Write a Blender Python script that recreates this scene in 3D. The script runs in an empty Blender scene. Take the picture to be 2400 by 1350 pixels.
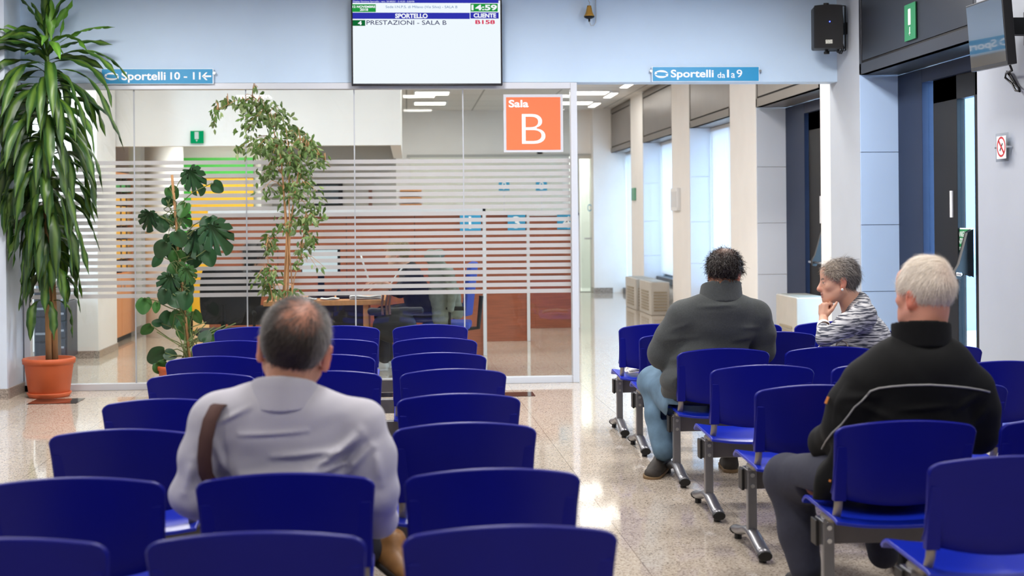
import bpy, bmesh, math, random
import numpy as np
from mathutils import Vector, Matrix, noise
random.seed(7); np.random.seed(7)
PI = math.pi
SC = bpy.context.scene
COL = SC.collection

# ---------------------------------------------------------------- camera
FPX, CXP, CYP, EYE = 3333.0, 1200.0, 506.0, 1.43      # focal length in px of the 2400 wide frame, level eye line
YAW, ROLL = math.atan(245 / 3333.0), math.radians(0.5)
cam_d = bpy.data.cameras.new('camera'); cam = bpy.data.objects.new('camera', cam_d); COL.objects.link(cam)
cam_d.sensor_width = 36.0; cam_d.lens = FPX / 2400 * 36
cam_d.shift_y = -(675 - CYP) / 2400
cam_d.clip_start = 0.05; cam_d.clip_end = 200
cam.matrix_world = Matrix.Translation((0, 0, EYE)) @ Matrix.Rotation(-YAW, 4, 'Z') @ Matrix.Rotation(PI / 2, 4, 'X') @ Matrix.Rotation(-ROLL, 4, 'Z')
cam_d.dof.use_dof = True; cam_d.dof.focus_distance = 8.6; cam_d.dof.aperture_fstop = 3.2
SC.camera = cam

# ---------------------------------------------------------------- exposure, world
SC.view_settings.view_transform = 'Standard'; SC.view_settings.look = 'None'
SC.view_settings.gamma = 1.0; SC.view_settings.use_curve_mapping = False
SC.view_settings.exposure = 0.0
SC.cycles.max_bounces = 10; SC.cycles.transparent_max_bounces = 24; SC.cycles.glossy_bounces = 5
SC.cycles.diffuse_bounces = 5
SC.cycles.caustics_reflective = False; SC.cycles.caustics_refractive = False
SC.cycles.sample_clamp_indirect = 6.0
W = bpy.data.worlds.new('overcast_sky'); SC.world = W; W.use_nodes = True
_bg = W.node_tree.nodes['Background']; _bg.inputs[0].default_value = (0.56, 0.77, 1.0, 1); _bg.inputs[1].default_value = 16.0

def lamp(name, loc, sx, sy, power, color, rot=(0, 0, 0)):
    l = bpy.data.lights.new(name, 'AREA'); l.shape = 'RECTANGLE'; l.size = sx; l.size_y = sy
    l.energy = power; l.color = color
    o = bpy.data.objects.new(name, l); COL.objects.link(o); o.location = loc; o.rotation_euler = rot
    return o
CEIL = 3.38
FRONT_LIGHTS = [(x, y) for y in (-1.5, 1.5, 4.5, 7.5, 10.2) for x in (-2.4, 0.2, 2.6)]
BACK_LIGHTS = [(x, y) for y in (22.32, 24.3) for x in (0.4, 2.9)] + [(x, y) for y in (14.0, 16.2, 18.3, 20.3) for x in (-0.1, 1.1)] + [(2.6, 13.0), (-3.0, 13.6), (-4.3, 17.5), (-1.6, 14.0), (-4.3, 20.5)]  # lamp by the corridor door is added unseen to brighten its reveal
FRONT_POWER = {-1.5: 10, 1.5: 20, 4.5: 34, 7.5: 42, 10.2: 70}
for x, y in FRONT_LIGHTS:
    lamp('ceiling_lamp_front', (x, y, CEIL - 0.03), 0.5, 0.5, FRONT_POWER[y], (1.0, 0.97, 0.95))
for x, y in BACK_LIGHTS:
    lamp('ceiling_lamp_back', (x, y, CEIL - 0.03), 0.5, 0.5, 44 if x < -1 else 26 if x < 1 else 15 if x < 2 else 34 if y < 14 else 5, (1.0, 0.965, 0.935))
lamp('soffit_fill_lamp', (-2.2, 17.2, 2.42), 0.5, 0.5, 22, (1.0, 0.95, 0.88))  # unseen lamp added to brighten the poster under the bulkhead
lamp('soffit_fill_lamp', (-0.9, 17.2, 2.42), 0.5, 0.5, 6, (1.0, 0.95, 0.88))  # weaker unseen lamp added beside it

# ---------------------------------------------------------------- helpers
def ray(px, py):
    a = px - CXP; b = py - CYP
    u = a * math.cos(ROLL) - b * math.sin(ROLL); v = a * math.sin(ROLL) + b * math.cos(ROLL)
    return Vector((u * math.cos(YAW) + FPX * math.sin(YAW), -u * math.sin(YAW) + FPX * math.cos(YAW), -v))
def PY(px, py, Y):
    d = ray(px, py); t = Y / d.y; return Vector((d.x * t, Y, EYE + d.z * t))
def PX(px, py, X):
    d = ray(px, py); t = X / d.x; return Vector((X, d.y * t, EYE + d.z * t))
def PZ(px, py, Z):
    d = ray(px, py); t = (Z - EYE) / d.z; return Vector((d.x * t, d.y * t, Z))

def srgb(r, g, b):
    f = lambda c: c / 12.92 if c <= 0.04045 else ((c + 0.055) / 1.055) ** 2.4
    return (f(r / 255), f(g / 255), f(b / 255), 1)
MATS = {}
def mat(name, col, rough=0.5, metal=0.0, noise_amt=0.0, noise_scale=20.0, bump=0.0, bump_scale=200.0, spec=0.5, coat=0.0, stretch=None, trans=0.0, sheen=0.0):
    """principled material whose colour is broken up by a little procedural noise"""
    if name in MATS: return MATS[name]
    m = bpy.data.materials.new(name); m.use_nodes = True; nt = m.node_tree; p = nt.nodes['Principled BSDF']
    c = srgb(*col) if len(col) == 3 else col
    p.inputs['Base Color'].default_value = c; p.inputs['Roughness'].default_value = rough
    p.inputs['Metallic'].default_value = metal; p.inputs['Specular IOR Level'].default_value = spec
    p.inputs['Coat Weight'].default_value = coat; p.inputs['Coat Roughness'].default_value = 0.08
    if sheen: p.inputs['Sheen Weight'].default_value = sheen
    if trans: p.inputs['Transmission Weight'].default_value = trans
    if noise_amt or bump:
        tc = nt.nodes.new('ShaderNodeTexCoord'); mp = nt.nodes.new('ShaderNodeMapping')
        nt.links.new(tc.outputs['Object'], mp.inputs['Vector'])
        if stretch: mp.inputs['Scale'].default_value = stretch
    if noise_amt:
        n = nt.nodes.new('ShaderNodeTexNoise'); n.inputs['Scale'].default_value = noise_scale; n.inputs['Detail'].default_value = 5
        nt.links.new(mp.outputs[0], n.inputs['Vector'])
        r = nt.nodes.new('ShaderNodeMapRange'); r.inputs['To Min'].default_value = 1 - noise_amt; r.inputs['To Max'].default_value = 1 + noise_amt
        r.inputs['From Min'].default_value = .3; r.inputs['From Max'].default_value = .7
        nt.links.new(n.outputs[0], r.inputs[0])
        mx = nt.nodes.new('ShaderNodeVectorMath'); mx.operation = 'SCALE'; mx.inputs[0].default_value = c[:3]
        nt.links.new(r.outputs[0], mx.inputs['Scale']); nt.links.new(mx.outputs[0], p.inputs['Base Color'])
    if bump:
        n = nt.nodes.new('ShaderNodeTexNoise'); n.inputs['Scale'].default_value = bump_scale; n.inputs['Detail'].default_value = 3
        nt.links.new(mp.outputs[0], n.inputs['Vector'])
        b = nt.nodes.new('ShaderNodeBump'); b.inputs['Strength'].default_value = bump; b.inputs['Distance'].default_value = 0.01
        nt.links.new(n.outputs[0], b.inputs['Height']); nt.links.new(b.outputs[0], p.inputs['Normal'])
    MATS[name] = m; return m
def attr_mat(name, rough=0.5, sheen=0.0, bump=0.0, bump_scale=150, trans=0.0, coat=0.0, sss=0.0):
    """principled material coloured by the mesh's own colour attribute"""
    if name in MATS: return MATS[name]
    m = mat(name, (200, 200, 200), rough, bump=bump, bump_scale=bump_scale, sheen=sheen, coat=coat)
    nt = m.node_tree; a = nt.nodes.new('ShaderNodeAttribute'); a.attribute_name = 'Col'
    p = nt.nodes['Principled BSDF']; nt.links.new(a.outputs['Color'], p.inputs['Base Color'])
    if sss:
        p.inputs['Subsurface Weight'].default_value = sss; p.inputs['Subsurface Scale'].default_value = 0.012
    if trans:
        t = nt.nodes.new('ShaderNodeBsdfTranslucent'); nt.links.new(a.outputs['Color'], t.inputs[0])
        x = nt.nodes.new('ShaderNodeMixShader'); x.inputs[0].default_value = trans
        nt.links.new(p.outputs[0], x.inputs[1]); nt.links.new(t.outputs[0], x.inputs[2])
        nt.links.new(x.outputs[0], nt.nodes['Material Output'].inputs[0])
    return m
def emit(name, col, strength):
    if name in MATS: return MATS[name]
    m = bpy.data.materials.new(name); m.use_nodes = True; nt = m.node_tree; nt.nodes.remove(nt.nodes['Principled BSDF'])
    e = nt.nodes.new('ShaderNodeEmission'); e.inputs[0].default_value = srgb(*col); e.inputs[1].default_value = strength
    nt.links.new(e.outputs[0], nt.nodes['Material Output'].inputs[0]); MATS[name] = m; return m

class MB:
    """collects geometry in world coordinates, linked later as one mesh object"""
    def __init__(s): s.v = []; s.f = []; s.c = []; s.smooth = False
    def add(s, vs, fs, col=None):
        o = len(s.v); s.v += [tuple(v) for v in vs]; s.f += [tuple(i + o for i in f) for f in fs]
        s.c += [col or (1, 1, 1, 1)] * len(vs) if not isinstance(col, list) else col
        return s
    def box(s, x0, x1, y0, y1, z0, z1, M=None):
        vs = [Vector((x, y, z)) for x in (x0, x1) for y in (y0, y1) for z in (z0, z1)]
        if M is not None: vs = [M @ v for v in vs]
        return s.add(vs, [(0, 1, 3, 2), (4, 6, 7, 5), (0, 4, 5, 1), (2, 3, 7, 6), (0, 2, 6, 4), (1, 5, 7, 3)])
    def quad(s, a, b, c, d): return s.add([a, b, c, d], [(0, 1, 2, 3)])
    def tube(s, pts, r, n=8, cap=True, flat=None, col=None):
        pts = [Vector(p) for p in pts]; rs = r if isinstance(r, (list, tuple)) else [r] * len(pts)
        vs = []; fs = []; up = None
        for i, p in enumerate(pts):
            t = (pts[min(i + 1, len(pts) - 1)] - pts[max(i - 1, 0)]).normalized()
            if up is None:
                up = Vector((0, 0, 1)) if abs(t.z) < .9 else Vector((0, 1, 0))
            a = t.cross(up).normalized(); b = a.cross(t).normalized(); up = b
            for k in range(n):
                q = 2 * PI * k / n + PI / n
                vs.append(p + (a * math.cos(q) * (flat or 1) + b * math.sin(q)) * rs[i])
        for i in range(len(pts) - 1):
            for k in range(n):
                fs.append((i * n + k, i * n + (k + 1) % n, (i + 1) * n + (k + 1) % n, (i + 1) * n + k))
        if cap:
            fs.append(tuple(range(n))[::-1]); fs.append(tuple((len(pts) - 1) * n + k for k in range(n)))
        return s.add(vs, fs, col)
    def lathe(s, c, prof, n=40, sx=1.0):
        c = Vector(c); vs = []; fs = []
        for r, z in prof:
            for k in range(n):
                q = 2 * PI * k / n; vs.append(c + Vector((r * math.cos(q) * sx, r * math.sin(q), z)))
        for i in range(len(prof) - 1):
            for k in range(n): fs.append((i * n + k, i * n + (k + 1) % n, (i + 1) * n + (k + 1) % n, (i + 1) * n + k))
        fs.append(tuple(range(n))[::-1]); fs.append(tuple((len(prof) - 1) * n + k for k in range(n)))
        return s.add(vs, fs)
    def shell(s, fn, nu, nv, t):
        """closed sheet of thickness t over fn(u,v), u,v in 0..1"""
        P = [[Vector(fn(i / nu, j / nv)) for j in range(nv + 1)] for i in range(nu + 1)]
        N = [[None] * (nv + 1) for _ in range(nu + 1)]
        for i in range(nu + 1):
            for j in range(nv + 1):
                a = P[min(i + 1, nu)][j] - P[max(i - 1, 0)][j]; b = P[i][min(j + 1, nv)] - P[i][max(j - 1, 0)]
                N[i][j] = a.cross(b).normalized()
        ix = lambda l, i, j: (l * (nu + 1) + i) * (nv + 1) + j
        vs = [P[i][j] + N[i][j] * (t / 2 if l == 0 else -t / 2) for l in (0, 1) for i in range(nu + 1) for j in range(nv + 1)]
        fs = []
        for i in range(nu):
            for j in range(nv):
                fs.append((ix(0, i, j), ix(0, i + 1, j), ix(0, i + 1, j + 1), ix(0, i, j + 1)))
                fs.append((ix(1, i, j), ix(1, i, j + 1), ix(1, i + 1, j + 1), ix(1, i + 1, j)))
        for i in range(nu):
            fs.append((ix(0, i, 0), ix(1, i, 0), ix(1, i + 1, 0), ix(0, i + 1, 0)))
            fs.append((ix(0, i, nv), ix(0, i + 1, nv), ix(1, i + 1, nv), ix(1, i, nv)))
        for j in range(nv):
            fs.append((ix(0, 0, j), ix(0, 0, j + 1), ix(1, 0, j + 1), ix(1, 0, j)))
            fs.append((ix(0, nu, j), ix(1, nu, j), ix(1, nu, j + 1), ix(0, nu, j + 1)))
        return s.add(vs, fs)
    def disc(s, c, r, n=32, sx=1.0):
        c = Vector(c)
        return s.add([c + Vector((r * sx * math.cos(2 * PI * k / n), 0, r * math.sin(2 * PI * k / n))) for k in range(n)], [tuple(range(n))])
    def build(s, name, m, parent=None, bevel=0.0, smooth=False, seg=2, colors=False, angle=40):
        org = Vector(parent_world(parent))
        me = bpy.data.meshes.new(name); me.from_pydata([tuple(Vector(v) - org) for v in s.v], [], s.f); me.validate(); me.update()
        o = bpy.data.objects.new(name, me); COL.objects.link(o); o.parent = parent
        if m: me.materials.append(m)
        if colors:
            ca = me.color_attributes.new('Col', 'FLOAT_COLOR', 'POINT')
            ca.data.foreach_set('color', np.array(s.c, dtype=np.float32).ravel())
        if bevel:
            b = o.modifiers.new('bevel', 'BEVEL'); b.width = bevel; b.segments = seg; b.limit_method = 'ANGLE'; b.angle_limit = math.radians(angle)
        if smooth or bevel:
            me.polygons.foreach_set('use_smooth', [True] * len(me.polygons))
            if bevel:
                w = o.modifiers.new('wn', 'WEIGHTED_NORMAL'); w.keep_sharp = True
        return o
def parent_world(p):
    v = Vector((0, 0, 0))
    while p is not None: v += p.location; p = p.parent
    return v
def tag(o, label=None, cat=None, group=None, kind=None):
    if label: o['label'] = label
    if cat: o['category'] = cat
    if group: o['group'] = group
    if kind: o['kind'] = kind
    return o
def thing(name, loc, label, cat, group=None):
    o = bpy.data.objects.new(name, None); COL.objects.link(o); o.location = loc; o.empty_display_size = .1
    return tag(o, label, cat, group)
def struct(name, mb, m, bevel=0.0, smooth=False, label=None):
    return tag(mb.build(name, m, None, bevel, smooth), label, None, None, 'structure')
def copy_tree(o, parent=None):
    c = o.copy(); COL.objects.link(c); c.parent = parent
    for ch in list(o.children): copy_tree(ch, c)
    return c
def frame(o, r, u):
    """local axes of a flat thing: origin, right, up -> matrix with y as the inward normal"""
    r = Vector(r).normalized(); u = Vector(u); n = r.cross(u).normalized() * -1; u = (-n).cross(r) * -1 if False else u.normalized()
    M = Matrix.Identity(4); M.col[0] = (*r, 0); M.col[1] = (*(u.cross(r)).normalized(), 0); M.col[2] = (*u, 0); M.col[3] = (*o, 1)
    return M
def text(name, body, parent, m, M, x0, x1, z0, z1, bold=0.0, depth=0.0006, y=0.0):
    """lettering filling the box x0..x1, z0..z1 of the plane M (x right, z up)"""
    cu = bpy.data.curves.new('t', 'FONT'); cu.body = body; cu.size = 1; cu.offset = bold; cu.extrude = 0.0; cu.resolution_u = 6
    t = bpy.data.objects.new('t', cu); COL.objects.link(t); bpy.context.view_layer.update()
    me = bpy.data.meshes.new_from_object(t.evaluated_get(bpy.context.evaluated_depsgraph_get()))
    bpy.data.objects.remove(t); bpy.data.curves.remove(cu)
    n = len(me.vertices); co = np.empty(n * 3, dtype=np.float32); me.vertices.foreach_get('co', co); co = co.reshape(-1, 3)
    lo = co.min(0); hi = co.max(0); org = parent_world(parent)
    mb = MB(); X = (co[:, 0] - lo[0]) / (hi[0] - lo[0]) * (x1 - x0) + x0; Z = (co[:, 1] - lo[1]) / (hi[1] - lo[1]) * (z1 - z0) + z0
    mb.v = [tuple(M @ Vector((a, y, b))) for a, b in zip(X, Z)]; mb.f = [tuple(p.vertices) for p in me.polygons]
    mb.c = [(1, 1, 1, 1)] * n
    bpy.data.meshes.remove(me)
    o = mb.build(name, m, parent)
    s = o.modifiers.new('thick', 'SOLIDIFY'); s.thickness = depth
    return o
# ---------------------------------------------------------------- setting
YW = 12.1          # front face of the blue upper wall and of the glass partition
XR = 3.73          # room face of the window wall
HD = 2.57          # underside of the upper wall and of the shutter boxes
YE = 26.2          # end wall of the far room
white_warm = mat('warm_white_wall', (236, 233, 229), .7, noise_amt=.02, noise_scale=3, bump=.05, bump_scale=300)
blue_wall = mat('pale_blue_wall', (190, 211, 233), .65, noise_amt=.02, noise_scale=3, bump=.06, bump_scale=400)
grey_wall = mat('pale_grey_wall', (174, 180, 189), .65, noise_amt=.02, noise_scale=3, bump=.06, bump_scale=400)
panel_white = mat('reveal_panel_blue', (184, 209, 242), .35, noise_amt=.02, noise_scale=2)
ceil_m = mat('ceiling_white', (222, 218, 212), .8)
alu = mat('brushed_aluminium', (186, 190, 198), .35, .75, noise_amt=.03, noise_scale=40, stretch=(1, 1, 30))
alu_white = mat('pale_aluminium', (204, 207, 214), .4, .25)
dark_gap = mat('dark_gap', (18, 18, 20), .8)
steel_dark = mat('charcoal_metal', (44, 47, 54), .4, .35, noise_amt=.05, noise_scale=6)
navy = mat('navy_frame_metal', (30, 41, 66), .5, 0, spec=.25, noise_amt=.04, noise_scale=8)
black_m = mat('black_metal', (14, 16, 20), .5, 0, spec=.25)
bronze = mat('bronze_grey_metal', (128, 121, 114), .34, .55, noise_amt=.05, noise_scale=5)

def floor_material():
    m = bpy.data.materials.new('polished_terrazzo'); m.use_nodes = True; nt = m.node_tree; p = nt.nodes['Principled BSDF']; N = nt.nodes.new; L = nt.links.new
    tc = N('ShaderNodeTexCoord'); mp = N('ShaderNodeMapping'); mp.inputs['Rotation'].default_value = (0, 0, math.radians(-1)); L(tc.outputs['Object'], mp.inputs[0])
    v = N('ShaderNodeTexVoronoi'); v.inputs['Scale'].default_value = 170; L(mp.outputs[0], v.inputs['Vector'])
    cr = N('ShaderNodeValToRGB'); e = cr.color_ramp.elements
    e[0].position = 0; e[0].color = srgb(120, 108, 96); e[1].position = 1; e[1].color = srgb(214, 202, 186)
    for pos, c in ((.10, (138, 124, 110)), (.14, (186, 172, 156)), (.5, (198, 185, 168)), (.8, (206, 194, 178))):
        q = cr.color_ramp.elements.new(pos); q.color = srgb(*c)
    sx = N('ShaderNodeSeparateColor'); L(v.outputs['Color'], sx.inputs[0]); L(sx.outputs[0], cr.inputs[0])
    n = N('ShaderNodeTexNoise'); n.inputs['Scale'].default_value = 60; n.inputs['Detail'].default_value = 6; L(mp.outputs[0], n.inputs['Vector'])
    r = N('ShaderNodeMapRange'); r.inputs['From Min'].default_value = .3; r.inputs['From Max'].default_value = .7; r.inputs['To Min'].default_value = .86; r.inputs['To Max'].default_value = 1.12; L(n.outputs[0], r.inputs[0])
    mx = N('ShaderNodeVectorMath'); mx.operation = 'SCALE'; L(cr.outputs[0], mx.inputs[0]); L(r.outputs[0], mx.inputs['Scale'])
    b = N('ShaderNodeTexBrick'); b.offset = 0.0; b.inputs['Scale'].default_value = 1; b.inputs['Brick Width'].default_value = .61; b.inputs['Row Height'].default_value = .61
    b.inputs['Mortar Size'].default_value = .0016; b.inputs['Mortar Smooth'].default_value = .1; b.inputs['Bias'].default_value = 0
    b.inputs['Color1'].default_value = (1, 1, 1, 1); b.inputs['Color2'].default_value = (.94, .94, .94, 1); b.inputs['Mortar'].default_value = (.42, .38, .35, 1)
    m2 = N('ShaderNodeMapping'); m2.inputs['Location'].default_value = (.17, .12, 0); L(mp.outputs[0], m2.inputs[0]); L(m2.outputs[0], b.inputs['Vector'])
    mu = N('ShaderNodeMix'); mu.data_type = 'RGBA'; mu.blend_type = 'MULTIPLY'; mu.inputs[0].default_value = 1
    L(mx.outputs[0], mu.inputs[6]); L(b.outputs[0], mu.inputs[7]); L(mu.outputs[2], p.inputs['Base Color'])
    p.inputs['Roughness'].default_value = .13; p.inputs['Specular IOR Level'].default_value = .5
    rn = N('ShaderNodeTexNoise'); rn.inputs['Scale'].default_value = 3; L(tc.outputs['Object'], rn.inputs['Vector'])
    rr = N('ShaderNodeMapRange'); rr.inputs['To Min'].default_value = .04; rr.inputs['To Max'].default_value = .08; L(rn.outputs[0], rr.inputs[0]); L(rr.outputs[0], p.inputs['Roughness'])
    return m
struct('floor', MB().box(-5.4, 4.25, -4.2, 26.5, -.2, 0), floor_material())
def ceiling_material():
    m = mat('ceiling_tiles', (222, 217, 209), .8); nt = m.node_tree; p = nt.nodes['Principled BSDF']
    tc = nt.nodes.new('ShaderNodeTexCoord'); b = nt.nodes.new('ShaderNodeTexBrick'); b.offset = 0
    b.inputs['Scale'].default_value = 1; b.inputs['Brick Width'].default_value = 1.2; b.inputs['Row Height'].default_value = 1.2; b.inputs['Mortar Size'].default_value = .012
    b.inputs['Color1'].default_value = srgb(214, 209, 202); b.inputs['Color2'].default_value = srgb(222, 217, 210); b.inputs['Mortar'].default_value = srgb(150, 146, 140)
    nt.links.new(tc.outputs['Object'], b.inputs['Vector']); nt.links.new(b.outputs[0], p.inputs['Base Color']); return m
struct('ceiling', MB().box(-5.4, 4.25, -4.2, 26.5, CEIL, CEIL + .2), ceiling_material())
struct('wall_upper_front', MB().box(-3.28, XR, YW, YW + .22, HD, CEIL), blue_wall)
struct('wall_left', MB().box(-4.5, -4.35, -4.2, 11.62, 0, CEIL), grey_wall)
struct('wall_rear', MB().box(-4.5, 4.25, -4.35, -4.2, 0, CEIL), grey_wall)
struct('wall_left_pier', MB().box(-4.5, -3.20, 11.62, YW + .22, 0, CEIL), mat('pier_white', (206, 216, 230), .65, noise_amt=.02, noise_scale=3))
granite = mat('speckled_granite', (150, 138, 128), .3, noise_amt=.55, noise_scale=90)
struct('baseboard_left_pier', MB().box(-4.5, -3.188, 11.608, YW, 0, .085), granite)
struct('wall_far_left', MB().box(-5.4, -5.2, YW, 26.4, 0, CEIL), white_warm)
struct('wall_far_end', MB().box(-5.4, 3.0, YE, YE + .2, 0, CEIL).box(3.0, 3.95, YE, YE + .2, 2.56, CEIL).box(3.40, 4.3, YE - .35, YE + .2, 0, CEIL), white_warm)
struct('baseboard_far_end', MB().box(3.39, 3.74, YE - .362, YE, 0, .1), granite)
# window wall: piers, shutter boxes and reveals repeat every 3.65 m
BAYS = [(26.1, 23.55), (22.34, 19.86), (18.6, 16.23), (15.0, 12.62), (11.5, 9.07), (7.85, 5.4), (4.2, 1.8), (.55, -1.85)]
PIERS = [(BAYS[i][1], BAYS[i + 1][0]) for i in range(len(BAYS) - 1)] + [(-1.85, -4.2)]
names = ['wall_right_pier_%s' % n for n in ('one', 'two', 'three', 'four', 'five', 'six', 'seven', 'eight')]
for (y1, y0), n in zip(PIERS, names):
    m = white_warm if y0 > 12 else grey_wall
    mb = MB()
    if y1 > YW > y0:      # the pier that carries the end of the blue wall
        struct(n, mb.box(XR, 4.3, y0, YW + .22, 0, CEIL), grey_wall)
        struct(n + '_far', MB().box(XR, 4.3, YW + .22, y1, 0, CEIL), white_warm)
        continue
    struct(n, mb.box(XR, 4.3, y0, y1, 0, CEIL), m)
    if y0 > 12: struct('baseboard_' + n[5:], MB().box(XR - .012, XR, y0, y1, 0, .09), granite)
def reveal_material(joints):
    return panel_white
for i, (yf, yn) in enumerate(BAYS):
    back = yf > 12
    bm_, gm = (bronze, mat('bronze_grey_metal_frame', (120, 113, 106), .4, .5)) if back else (steel_dark, mat('charcoal_metal_frame', (56, 58, 64), .4, .35))
    # reveal facing: pale panels with open joints on the far jamb
    if i == 5: struct('wall_daylight_block_bay_6', MB().box(XR + .3, 4.3, yn, yf, 0, HD), grey_wall)  # unseen window bay walled up to keep daylight off the seats
    mb = MB(); z = 0
    for z1 in (.78, 1.33, 1.93, HD):
        mb.box(XR + .004, 4.07, yf - .012, yf, z + .003, z1 - .003); z = z1
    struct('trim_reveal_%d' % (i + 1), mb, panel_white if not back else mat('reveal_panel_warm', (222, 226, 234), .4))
    if i > 5:
        struct('wall_daylight_block_bay_%d' % (i + 1), MB().box(XR + .3, 4.3, yn, yf, 0, HD).box(XR, 4.3, yn, yf, HD, CEIL), grey_wall)  # unseen bays closed the same way to block daylight
        continue
    o = thing('shutter_box', (XR, (yf + yn) / 2, HD),
              ['bronze grey metal shutter box above the farthest window of the corridor', 'bronze grey metal shutter box above the window with the blind and fan heaters',
               'bronze grey metal shutter box above the window behind the man in the grey sweater', 'bronze grey metal shutter box above the dark door beyond the glass partition',
               'charcoal metal shutter box with the green exit sign over the near door', 'charcoal metal shutter box over the bay beside the camera'][i], 'shutter box', 'shutter boxes above the window bays')
    g = .018
    MB().box(XR + .06, 4.3, yn, yf, HD + .012, CEIL - .02).box(XR, XR + .062, yn, yf, HD, HD + .09).box(XR, XR + .062, yf - .05, yf, HD, CEIL - .02).box(XR, XR + .062, yn, yn + .05, HD, CEIL - .02)\
        .box(XR, XR + .062, yn, yf, CEIL - .1, CEIL - .02).box(XR + .002, 4.07, yn, yf, HD, HD + .015).build('box_frame', gm, o, .003)
    MB().box(XR + .012, XR + .065, yn + .05, yf - .05, HD + .09, CEIL - .1).build('shadow_gap', dark_gap, o)
    MB().box(XR + .004, XR + .05, yn + .05 + g, yf - .05 - g, HD + .09 + g, CEIL - .1 - g).build('front_panel', bm_, o, .002)

glass_mat = None
def thin_glass(name, tint=(255, 255, 255), refl=1.0, rough=0.0):
    if name in MATS: return MATS[name]
    m = bpy.data.materials.new(name); m.use_nodes = True; nt = m.node_tree; nt.nodes.remove(nt.nodes['Principled BSDF'])
    t = nt.nodes.new('ShaderNodeBsdfTransparent'); t.inputs[0].default_value = srgb(*tint)
    g = nt.nodes.new('ShaderNodeBsdfGlossy'); g.inputs['Roughness'].default_value = rough
    ge = nt.nodes.new('ShaderNodeNewGeometry'); dt = nt.nodes.new('ShaderNodeVectorMath'); dt.operation = 'DOT_PRODUCT'
    nt.links.new(ge.outputs['Normal'], dt.inputs[0]); nt.links.new(ge.outputs['Incoming'], dt.inputs[1])
    def mth(op, a, b=0.0):
        q = nt.nodes.new('ShaderNodeMath'); q.operation = op; nt.links.new(a, q.inputs[0]); q.inputs[1].default_value = b; return q.outputs[0]
    inv = nt.nodes.new('ShaderNodeMath'); inv.operation = 'SUBTRACT'; inv.inputs[0].default_value = 1; nt.links.new(mth('ABSOLUTE', dt.outputs['Value']), inv.inputs[1])
    f = nt.nodes.new('ShaderNodeMath'); f.operation = 'MULTIPLY_ADD'; nt.links.new(mth('POWER', inv.outputs[0], 5.0), f.inputs[0]); f.inputs[1].default_value = .9; f.inputs[2].default_value = .035
    mu = nt.nodes.new('ShaderNodeMath'); mu.operation = 'MULTIPLY'; mu.inputs[1].default_value = refl; nt.links.new(f.outputs[0], mu.inputs[0])
    x = nt.nodes.new('ShaderNodeMixShader'); nt.links.new(mu.outputs[0], x.inputs[0]); nt.links.new(t.outputs[0], x.inputs[1]); nt.links.new(g.outputs[0], x.inputs[2])
    nt.links.new(x.outputs[0], nt.nodes['Material Output'].inputs[0]); MATS[name] = m; return m
pane_glass = thin_glass('clear_pane_glass', (247, 250, 249))
def frosted(name, col, alpha):
    if name in MATS: return MATS[name]
    m = bpy.data.materials.new(name); m.use_nodes = True; nt = m.node_tree; p = nt.nodes['Principled BSDF']
    p.inputs['Base Color'].default_value = srgb(*col); p.inputs['Roughness'].default_value = .6
    tl = nt.nodes.new('ShaderNodeBsdfTranslucent'); tl.inputs[0].default_value = srgb(*col)
    a = nt.nodes.new('ShaderNodeMixShader'); a.inputs[0].default_value = .45; nt.links.new(p.outputs[0], a.inputs[1]); nt.links.new(tl.outputs[0], a.inputs[2])
    t = nt.nodes.new('ShaderNodeBsdfTransparent'); x = nt.nodes.new('ShaderNodeMixShader'); x.inputs[0].default_value = alpha
    nt.links.new(t.outputs[0], x.inputs[1]); nt.links.new(a.outputs[0], x.inputs[2]); nt.links.new(x.outputs[0], nt.nodes['Material Output'].inputs[0])
    MATS[name] = m; return m
frost = frosted('frosted_film', (206, 204, 205), .80)

# glass partition under the blue wall
xl, xr_ = -3.19, 1.455
gp = thing('glass_partition', ((xl + xr_) / 2, YW + .04, 0), 'floor to header glass partition with frosted horizontal stripes and aluminium frame', 'partition')
MB().box(xl, xr_, YW - .005, YW + .08, HD - .055, HD - .002).build('head_rail', alu_white, gp, .003)
MB().box(xl, xr_, YW + .0, YW + .08, 0, .055).build('sill_rail', alu_white, gp, .003)
MB().box(xr_ - .055, xr_, YW - .012, YW + .09, 0, HD - .003).build('end_post', alu_white, gp, .004)
MB().box(xl, xl + .05, YW + .0, YW + .085, 0, HD - .003).build('wall_post', alu_white, gp, .003)
px_joint = [316, 578, 832, 1087]
xs = [xl + .05] + [PY(p, 500, YW + .04).x for p in px_joint] + [xr_ - .055]
for i in range(5):
    pn = MB().box(xs[i] + .001, xs[i + 1] - .001, YW + .036, YW + .044, .055, HD - .055).build('pane', pane_glass, gp)
    st = MB(); zt = PY(800, 374, YW).z; pitch = (374 - 695) / -20.75
    for k in range(21):
        zc = PY(800, 374 + pitch * k, YW).z; st.box(xs[i] + .004, xs[i + 1] - .004, YW + .033, YW + .0355, zc - .034, zc)
    st.build('frosted_stripes', frost, pn)
for i in range(1, 5):
    MB().box(xs[i] - .005, xs[i] + .005, YW + .034, YW + .048, .055, HD - .055).build('glass_joint', mat('silicone_joint', (176, 180, 186), .4), gp)

# floor hatches
fh = mat('brown_black_hatch', (46, 40, 38), .06, .3)
for (p, q, zz, lab) in ((PZ(62, 948, 0), PZ(200, 934, 0), 0, 'dark glossy floor hatch in front of the tall potted corn plant'), (PZ(1080, 932, 0), PZ(1248, 919, 0), 0, 'dark brown glossy floor hatch right of the blue seats by the glass partition'),
                        (PZ(846, 932, 0), PZ(1010, 919, 0), 0, 'dark floor hatch between the seat columns before the glass partition')):
    o = MB().box(min(p.x, q.x), max(p.x, q.x), p.y, q.y, .0, .003).build('floor_hatch', fh, None)
    tag(o, lab, 'floor hatch', 'floor hatches along the glass partition')

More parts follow.
